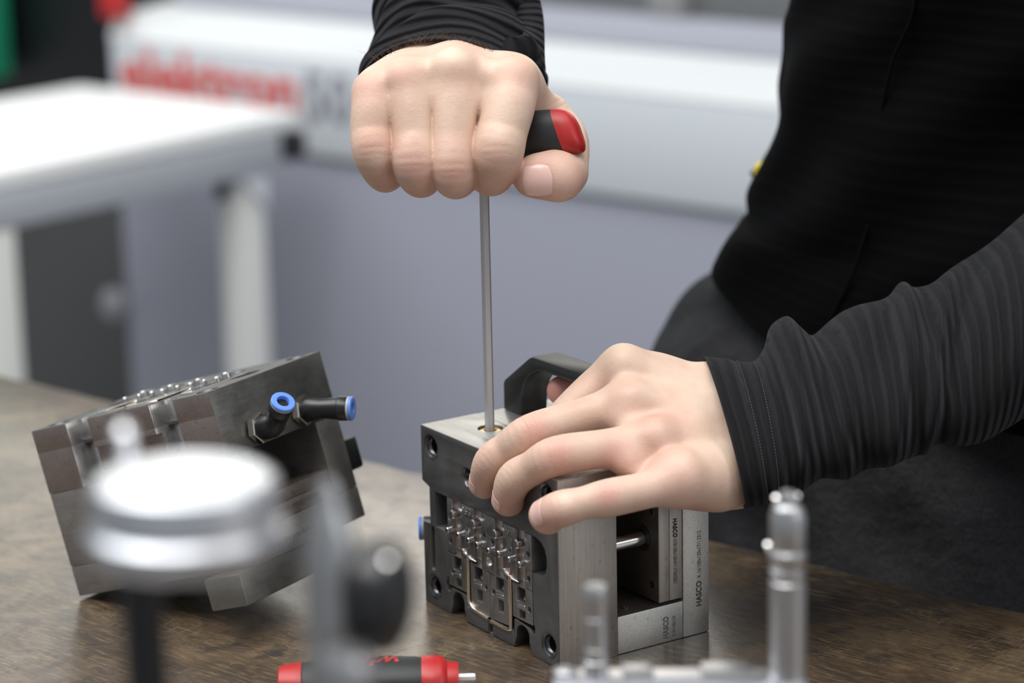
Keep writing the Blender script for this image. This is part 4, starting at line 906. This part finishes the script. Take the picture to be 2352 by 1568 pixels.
# shoes below the bench
for dx in (-.11, .11):
    c = BW(-.80+dx, 1.34, -.9); obj('shoe', box_bm(-.05, .05, -.15, .13, .0, .09, .035, 4), M['grip'], person, None, mtx_axes(c, E1, E2))
# one continuous body: hands, forearms, arms and trunk inside the clothes
bm = bmesh.new()
for me in (me_r, me_l): bm.from_mesh(me)
def add_loft(stn, **kw):
    V, F, _, _ = loft(stn, hem=False, **kw); me = mesh_np('tmp', V, F); b2 = bmesh.new(); b2.from_mesh(me); bmesh.ops.recalc_face_normals(b2, faces=b2.faces); b2.to_mesh(me); b2.free(); bm.from_mesh(me); bpy.data.meshes.remove(me)
sc_ = lambda s, k: (s[0], s[1]*k, s[2]*k)
add_loft([(s[0], s[1]/np.linalg.norm(s[1])*.026, s[2]/np.linalg.norm(s[2])*.024) for s in st[8:-3:2]]+[(s[0], s[1]/np.linalg.norm(s[1])*.034, s[2]/np.linalg.norm(s[2])*.034) for s in st[-3:]], n_sub=4, seg=32)
add_loft([sc_(s, .62) for s in st_r[4:]], n_sub=4, seg=32); add_loft([sc_(s, .86) for s in tst[3:-1]], n_sub=3, seg=48)
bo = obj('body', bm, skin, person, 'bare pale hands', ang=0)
bo.data.shade_smooth()
for side, (V, F) in NAILS:
    me = mesh_np('fingernail', H2W(V), [f[::-1] for f in F]); o = obj('fingernail', me, nailm, bo, ang=0); me.shade_smooth()
# short dark wrist hairs at the upper cuff
bm = bmesh.new()
for i in range(90):
    u = rng.uniform(.10, .92); x = 828+u*340; y = 165-78*math.sin(math.pi*min(1, u*.86+.02))+rng.normal(0, 2.5)+4
    p = P(x, y, 1.372+.035*(u*0+.5)*1.2); dx = rng.normal(0, 1.1)-.6; l = rng.uniform(2.2, 5.2)*.001
    pts = [tuple(p), tuple(p+CR*dx*.0015+CU*l*.55-CF*.0009), tuple(p+CR*dx*.0034+CU*l*.9-CF*.0006)]
    t_ = tube_bm(pts, [.00008, .00007, .00003], 3); me = bpy.data.meshes.new('h'); t_.to_mesh(me); bm.from_mesh(me); t_.free(); bpy.data.meshes.remove(me)
ho = obj('wrist_hair', bm, mat('brown hair', (.10, .055, .03), .5), bo, 'short brown wrist hair'); ho['kind'] = 'stuff'
for ch in list(person.children): ch.matrix_local = Matrix.Translation(-person.location) @ ch.matrix_local
# ------------------------------------------------------------------ hex key with T handle, held in the upper hand
HB = MO + MX*.0297 + MY*.0252
kt = thing('hex_driver', 'T handle hex key with black and red grip held in the upper fist', 'hex key', tuple(HB+EZ*.094))
top = HB+EZ*.250
def W2L(p): return Vector(p)-Vector(HB+EZ*.094)
obj('hex_shaft', lathe_bm([(0, 0), (.0019, 0), (.00262, .0006), (.00262, .158), (0, .158)], 6, Matrix.Rotation(.25, 4, 'Z')), M['hex'], kt, 'steel hexagonal shaft', ang=20)
hr = P(1334, 300, 1.384); hl = P(905, 330, 1.402); hx = (hr-hl)/np.linalg.norm(hr-hl)
def grip_section(stn, m, name, parent, label=None, off=None):
    V, F, _, _ = loft(stn, hem=False, n_sub=8, seg=48, power=2.5); me = mesh_np(name, V-(HB+EZ*.094), F)
    bm = bmesh.new(); bm.from_mesh(me); bmesh.ops.recalc_face_normals(bm, faces=bm.faces); bm.to_mesh(me); bm.free(); return obj(name, me, m, parent, label, ang=50)
up_ = CU-hx*(CU@hx); up_ /= np.linalg.norm(up_); bk = np.cross(hx, up_)
def gs(px, cy, hh, d, dd=.0105): c = P(px, cy, d); return (c, up_*hh, bk*dd)
gb = [gs(860, 330, .009, 1.402), gs(900, 330, .0115, 1.401), gs(1000, 322, .0120, 1.397), gs(1110, 316, .0128, 1.393), gs(1200, 314, .0126, 1.390), gs(1250, 308, .0124, 1.387), gs(1287, 304, .0122, 1.3861, .0107)]
gb = [(c, a-hx*.0034*min(1, max(0, (i-3)/2))*(a@a)**.5/.0123, b) for i, (c, a, b) in enumerate(gb)]
grip_section(gb, M['grip'], 'grip', kt, 'black rubber grip')
gr = [gs(1284, 304, .0123, 1.3862, .0108), gs(1300, 303, .0121, 1.3858, .0107), gs(1318, 303, .0112, 1.3854, .0099), gs(1329, 305, .0093, 1.385, .0080), gs(1334, 306, .0070, 1.385, .0060), gs(1336, 307, .0045, 1.385, .004), gs(1336.6, 308, .0002, 1.385, .0002)]
# the red end is cut obliquely: shear its sections
gr = [(c, a-hx*.0034*(a@a)**.5/.0123, b) for c, a, b in gr]
grip_section(gr, M['red'], 'end_cap', kt, 'red end cap')
grip_section([gs(835, 331, .004, 1.403, .004), gs(848, 331, .009, 1.403, .009), gs(870, 330, .0105, 1.402)], M['red'], 'end_cap', kt, 'red end cap')

# ------------------------------------------------------------------ second T handle driver lying on the bench
TD = on_z(850, 1562, .0112); dl = thing('hex_driver', 'T handle hex key with red ends lying on the bench, cut by the bottom edge', 'hex key', (TD[0], TD[1], 0))
md2 = mtx_axes((0, 0, .0112), (1, .03, 0), (0, 1, 0))
def lathe_x(prof, m, name, label=None, sq=1., parent=dl, off=(0, 0, 0)):
    bm = lathe_bm(prof, 40, Matrix.Rotation(math.pi/2, 4, 'Y')); bmesh.ops.scale(bm, vec=(1, 1.35, sq), verts=bm.verts); bmesh.ops.translate(bm, vec=off, verts=bm.verts); return obj(name, bm, m, parent, label, md2)
k = .00473/.00473
lathe_x([(0, -.0345), (.0082, -.0345), (.0094, -.033), (.0107, -.018), (.0111, -.004), (.0111, .010), (.0106, .022), (.0100, .0265), (0, .0265)], M['grip'], 'grip', 'black rubber grip')
lathe_x([(0, -.0455), (.0055, -.0455), (.0080, -.0445), (.0086, -.042), (.0097, -.0345), (.0097, -.0335), (0, -.0335)], M['red'], 'end_cap', 'red end cap')
lathe_x([(0, .0255), (.0104, .0255), (.0109, .028), (.0107, .0345), (.0096, .037), (.0078, .0382), (.0074, .0425), (.0070, .0437), (0, .0437)], M['red'], 'end_cap', 'red end cap')
obj('short_key', lathe_bm([(0, .0430), (.0019, .0430), (.0019, .0515), (.0016, .0520), (0, .0520)], 6, Matrix.Rotation(math.pi/2, 4, 'Y')), mat('white nickel key', (.85, .85, .88), .3, .4), dl, 'short steel key', md2, 20)
obj('hex_shaft', cyl((-.004, -.008, -.002), (-.004, -.145, -.0085), .0025, 6), M['hex'], dl, 'long steel shaft', md2, 20)
tm = text_mesh('wiha', .0185, .0004, .00045, .25, 'LEFT', 1.0, 1.0)
# letters wrapped on the curved grip, reading upside down from here
for v_ in tm.vertices:
    x, y, z = v_.co; yy = .0035-y*.85; v_.co = (.0158-x*.80, yy, math.sqrt(1-(yy/.0152)**2)*.01112+z*.5)
obj('logo', tm, M['red'], dl, 'red lettering', md2, 0)
sw = [(.004, .0055), (-.001, .0072), (-.006, .0070), (-.010, .0060), (-.006, .0140), (.003, .0140)]
obj('logo', tube_bm([(x-.001, y-.0015, math.sqrt(max(1-((y-.0015)/.0152)**2, .0))*.0110) for x, y in sw[:4]], [.0002, .0005, .0005, .0002], 8), M['red'], dl, 'red swoosh', md2)

# ------------------------------------------------------------------ foreground metrology tools, strongly out of focus
chrome = mat('satin chrome', (.80, .81, .84), .22, 1.); chrome2 = mat('matt chrome', (.72, .73, .76), .36, 1.); dialw = mat('pale dial cover', (.78, .79, .80), .35, .1)
steelg = mat('grey tool steel', (.50, .50, .51), .34, .9)
g0 = P(423, 1095, .755)
dg = thing('dial_gauge', 'round silver dial gauge on a black stem, out of focus at lower left', 'gauge', tuple(g0))
gt = Matrix.Rotation(-.02, 4, 'X') @ Matrix.Rotation(.01, 4, 'Y')
obj('gauge_case', lathe_bm([(0, -.024), (.018, -.024), (.0262, -.0225), (.0285, -.020), (.0290, -.0165), (.0285, -.0145), (.0262, -.0130), (.0255, -.0125), (0, -.0125)], 64, gt), mat('grey satin chrome', (.56, .57, .60), .3, 1.), dg, 'silver case')
obj('bezel', lathe_bm([(.0255, -.0128), (.0262, -.0120), (.0262, -.0035), (.0256, -.0010), (.0240, 0), (.0235, -.0006), (0, -.0007)], 64, gt), chrome2, dg, 'silver bezel')
obj('dial_cover', lathe_bm([(0, .0004), (.018, .0001), (.0236, -.0004), (.0236, -.0010), (0, -.0010)], 64, gt), dialw, dg, 'pale round cover')
p = P(285, 990, .7725)-g0
obj('lug', join_bm(cyl(tuple(p-EZ*.014), tuple(p+EZ*.001), .0030, 20, .0008), lathe_bm([(0, 0), (.0016, .0012), (0, .003)], 20, frame(tuple(p), (0, 0, 1)))), chrome, dg, 'small silver lug')
sp_ = P(325, 1330, .765); gp = np.array([sp_[0], sp_[1], 0])
obj('stem', cyl(tuple(gp-g0), tuple(np.array([sp_[0], sp_[1], sp_[2]+.004])-g0), .0066, 28), M['blackplastic'], dg, 'black stem')
obj('base', lathe_bm([(0, 0), (.022, 0), (.022, .016), (.019, .019), (0, .019)], 48, frame(tuple(gp-g0), (0, 0, 1))), M['blackplastic'], dg, 'black base')

s0 = P(765, 1420, .80); sb = np.array([s0[0], s0[1], 0]); h = lambda py: P(765, py, .80)[2]
cs = thing('clamp_stand', 'grey steel post with a black clamp knob, out of focus in front of the moulds', 'stand', tuple(sb))
postz = [(0, .002), (.0090, .002), (.0090, h(1568)-.01), (.0086, h(1540)), (.0084, h(1300)), (.0080, h(1240)), (.0066, h(1190)), (.0048, h(1150)), (.0034, h(1120)), (.0032, h(1095)), (.0018, h(1080)), (0, h(1078))]
obj('post', lathe_bm(postz, 40), steelg, cs)
kc = P(878, 1370, .80)-sb
obj('clamp_knob', lathe_bm([(0, -.008), (.011, -.007), (.0165, -.005), (.0175, 0), (.0165, .004), (.012, .007), (0, .007)], 44, frame(tuple(kc), tuple(CR*.97-CF*.24))), M['blackplastic'], cs, 'black clamp knob')
obj('clamp_arm', cyl(tuple(P(765, 1370, .80)-sb), tuple(kc), .0045, 20), steelg, cs)
kb = P(893, 1292, .79)-sb
obj('knob_bolt', lathe_bm([(0, .0022), (.0011, .0019), (.0016, .001), (.0017, 0), (0, 0)], 24, frame(tuple(kb-np.array(CF)*.003), tuple(-CF+CU*.9))), M['bright'], cs, 'bright domed bolt')
lb = P(792, 1545, .775)-sb
obj('lower_nut', lathe_bm([(0, 0), (.0078, 0), (.0082, .001), (.0082, .010), (.0070, .0118), (0, .0122)], 32, frame(tuple(lb-EZ*.012+CU*.006), (0, 0, 1))), steelg, cs)
obj('base', lathe_bm([(0, 0), (.022, 0), (.022, .02), (.019, .023), (0, .023)], 48), steelg, cs)

D = 1.07; b0 = P(1560, 1556, D); fb = np.array([b0[0], b0[1], 0])
ms = thing('measuring_fixture', 'steel fixture with one short and one tall upright rod, out of focus at lower right', 'fixture', tuple(fb))
L_ = lambda px, py, d=D: P(px, py, d)-fb
def rod(px, pys, name, seg=36, label=None, m=steelg, d=D):
    o = L_(px, pys[0][1], d); z0 = o[2]; pr = []
    for r, py in pys: pr.append((r, L_(px, py, d)[2]-z0))
    return obj(name, lathe_bm(pr, seg, frame(tuple(o), (0, 0, 1))), m, ms, label)
rod(1370, [(0, 1575), (.0050, 1575), (.0050, 1510), (.0045, 1508), (.0045, 1480), (.0042, 1478), (.0045, 1474), (.0045, 1405), (.0041, 1402), (.0045, 1398), (.0045, 1372), (.0047, 1368), (.0050, 1362), (.0050, 1332), (.0044, 1324), (0, 1323)], 'short_rod')
rod(1808, [(0, 1600), (.0072, 1600), (.0072, 1310), (.0066, 1306), (.0070, 1300), (.0070, 1282), (.0060, 1278), (.0074, 1262), (.0074, 1238), (.0064, 1230), (.0070, 1222), (.0070, 1150), (.0064, 1140), (.0058, 1128), (.0036, 1120), (.0036, 1102), (.0026, 1092), (0, 1090)], 'tall_rod')
for px, py in ((1783, 1144), (1764, 1252)):
    obj('thumb_screw', lathe_bm([(0, .0012), (.0009, .0010), (.0012, .0004), (.0012, -.004), (0, -.004)], 22, frame(tuple(L_(px, py, D-.008)), tuple(-CF+CU*.7-CR*.3))), M['bright'], ms)
for px, py in ((1828, 1142), (1811, 1246)):
    obj('thumb_screw', lathe_bm([(0, .0015), (.0012, .0013), (.0016, .0006), (.0016, -.004), (0, -.004)], 22, frame(tuple(L_(px, py, D-.009)), tuple(-CF+CU*.7+CR*.1))), M['bright'], ms)
zb = L_(1560, 1556)[2]
def bar(x0, x1, y0, y1, dd, name, m=steelg):
    a = L_(x0, y1); b = L_(x1, y1); hgt = (L_(x0, y0)-a)[2]; ln = np.linalg.norm(b-a)
    return obj(name, box_bm(0, ln, -dd/2, dd/2, 0, hgt, .001), m, ms, None, mtx_axes(a, (b-a), (0, 1, 0)))
bar(1270, 1850, 1548, 1600, .020, 'cross_bar', chrome2); bar(1610, 1720, 1532, 1552, .016, 'slide_block', steelg); bar(1430, 1500, 1534, 1550, .014, 'slide_block', steelg)
obj('ball_knob', lathe_bm([(0, 0), (.0030, .0006), (.0050, .003), (.0054, .005), (.0044, .0075), (.0028, .0085), (0, .009)], 28, frame(tuple(L_(1300, 1580)), (0, 0, 1))), steelg, ms)
for px in (1370, 1780):
    a = L_(px, 1600); obj('support_leg', cyl((a[0], a[1], 0), (a[0], a[1], a[2]+.001), .006, 20), steelg, ms)
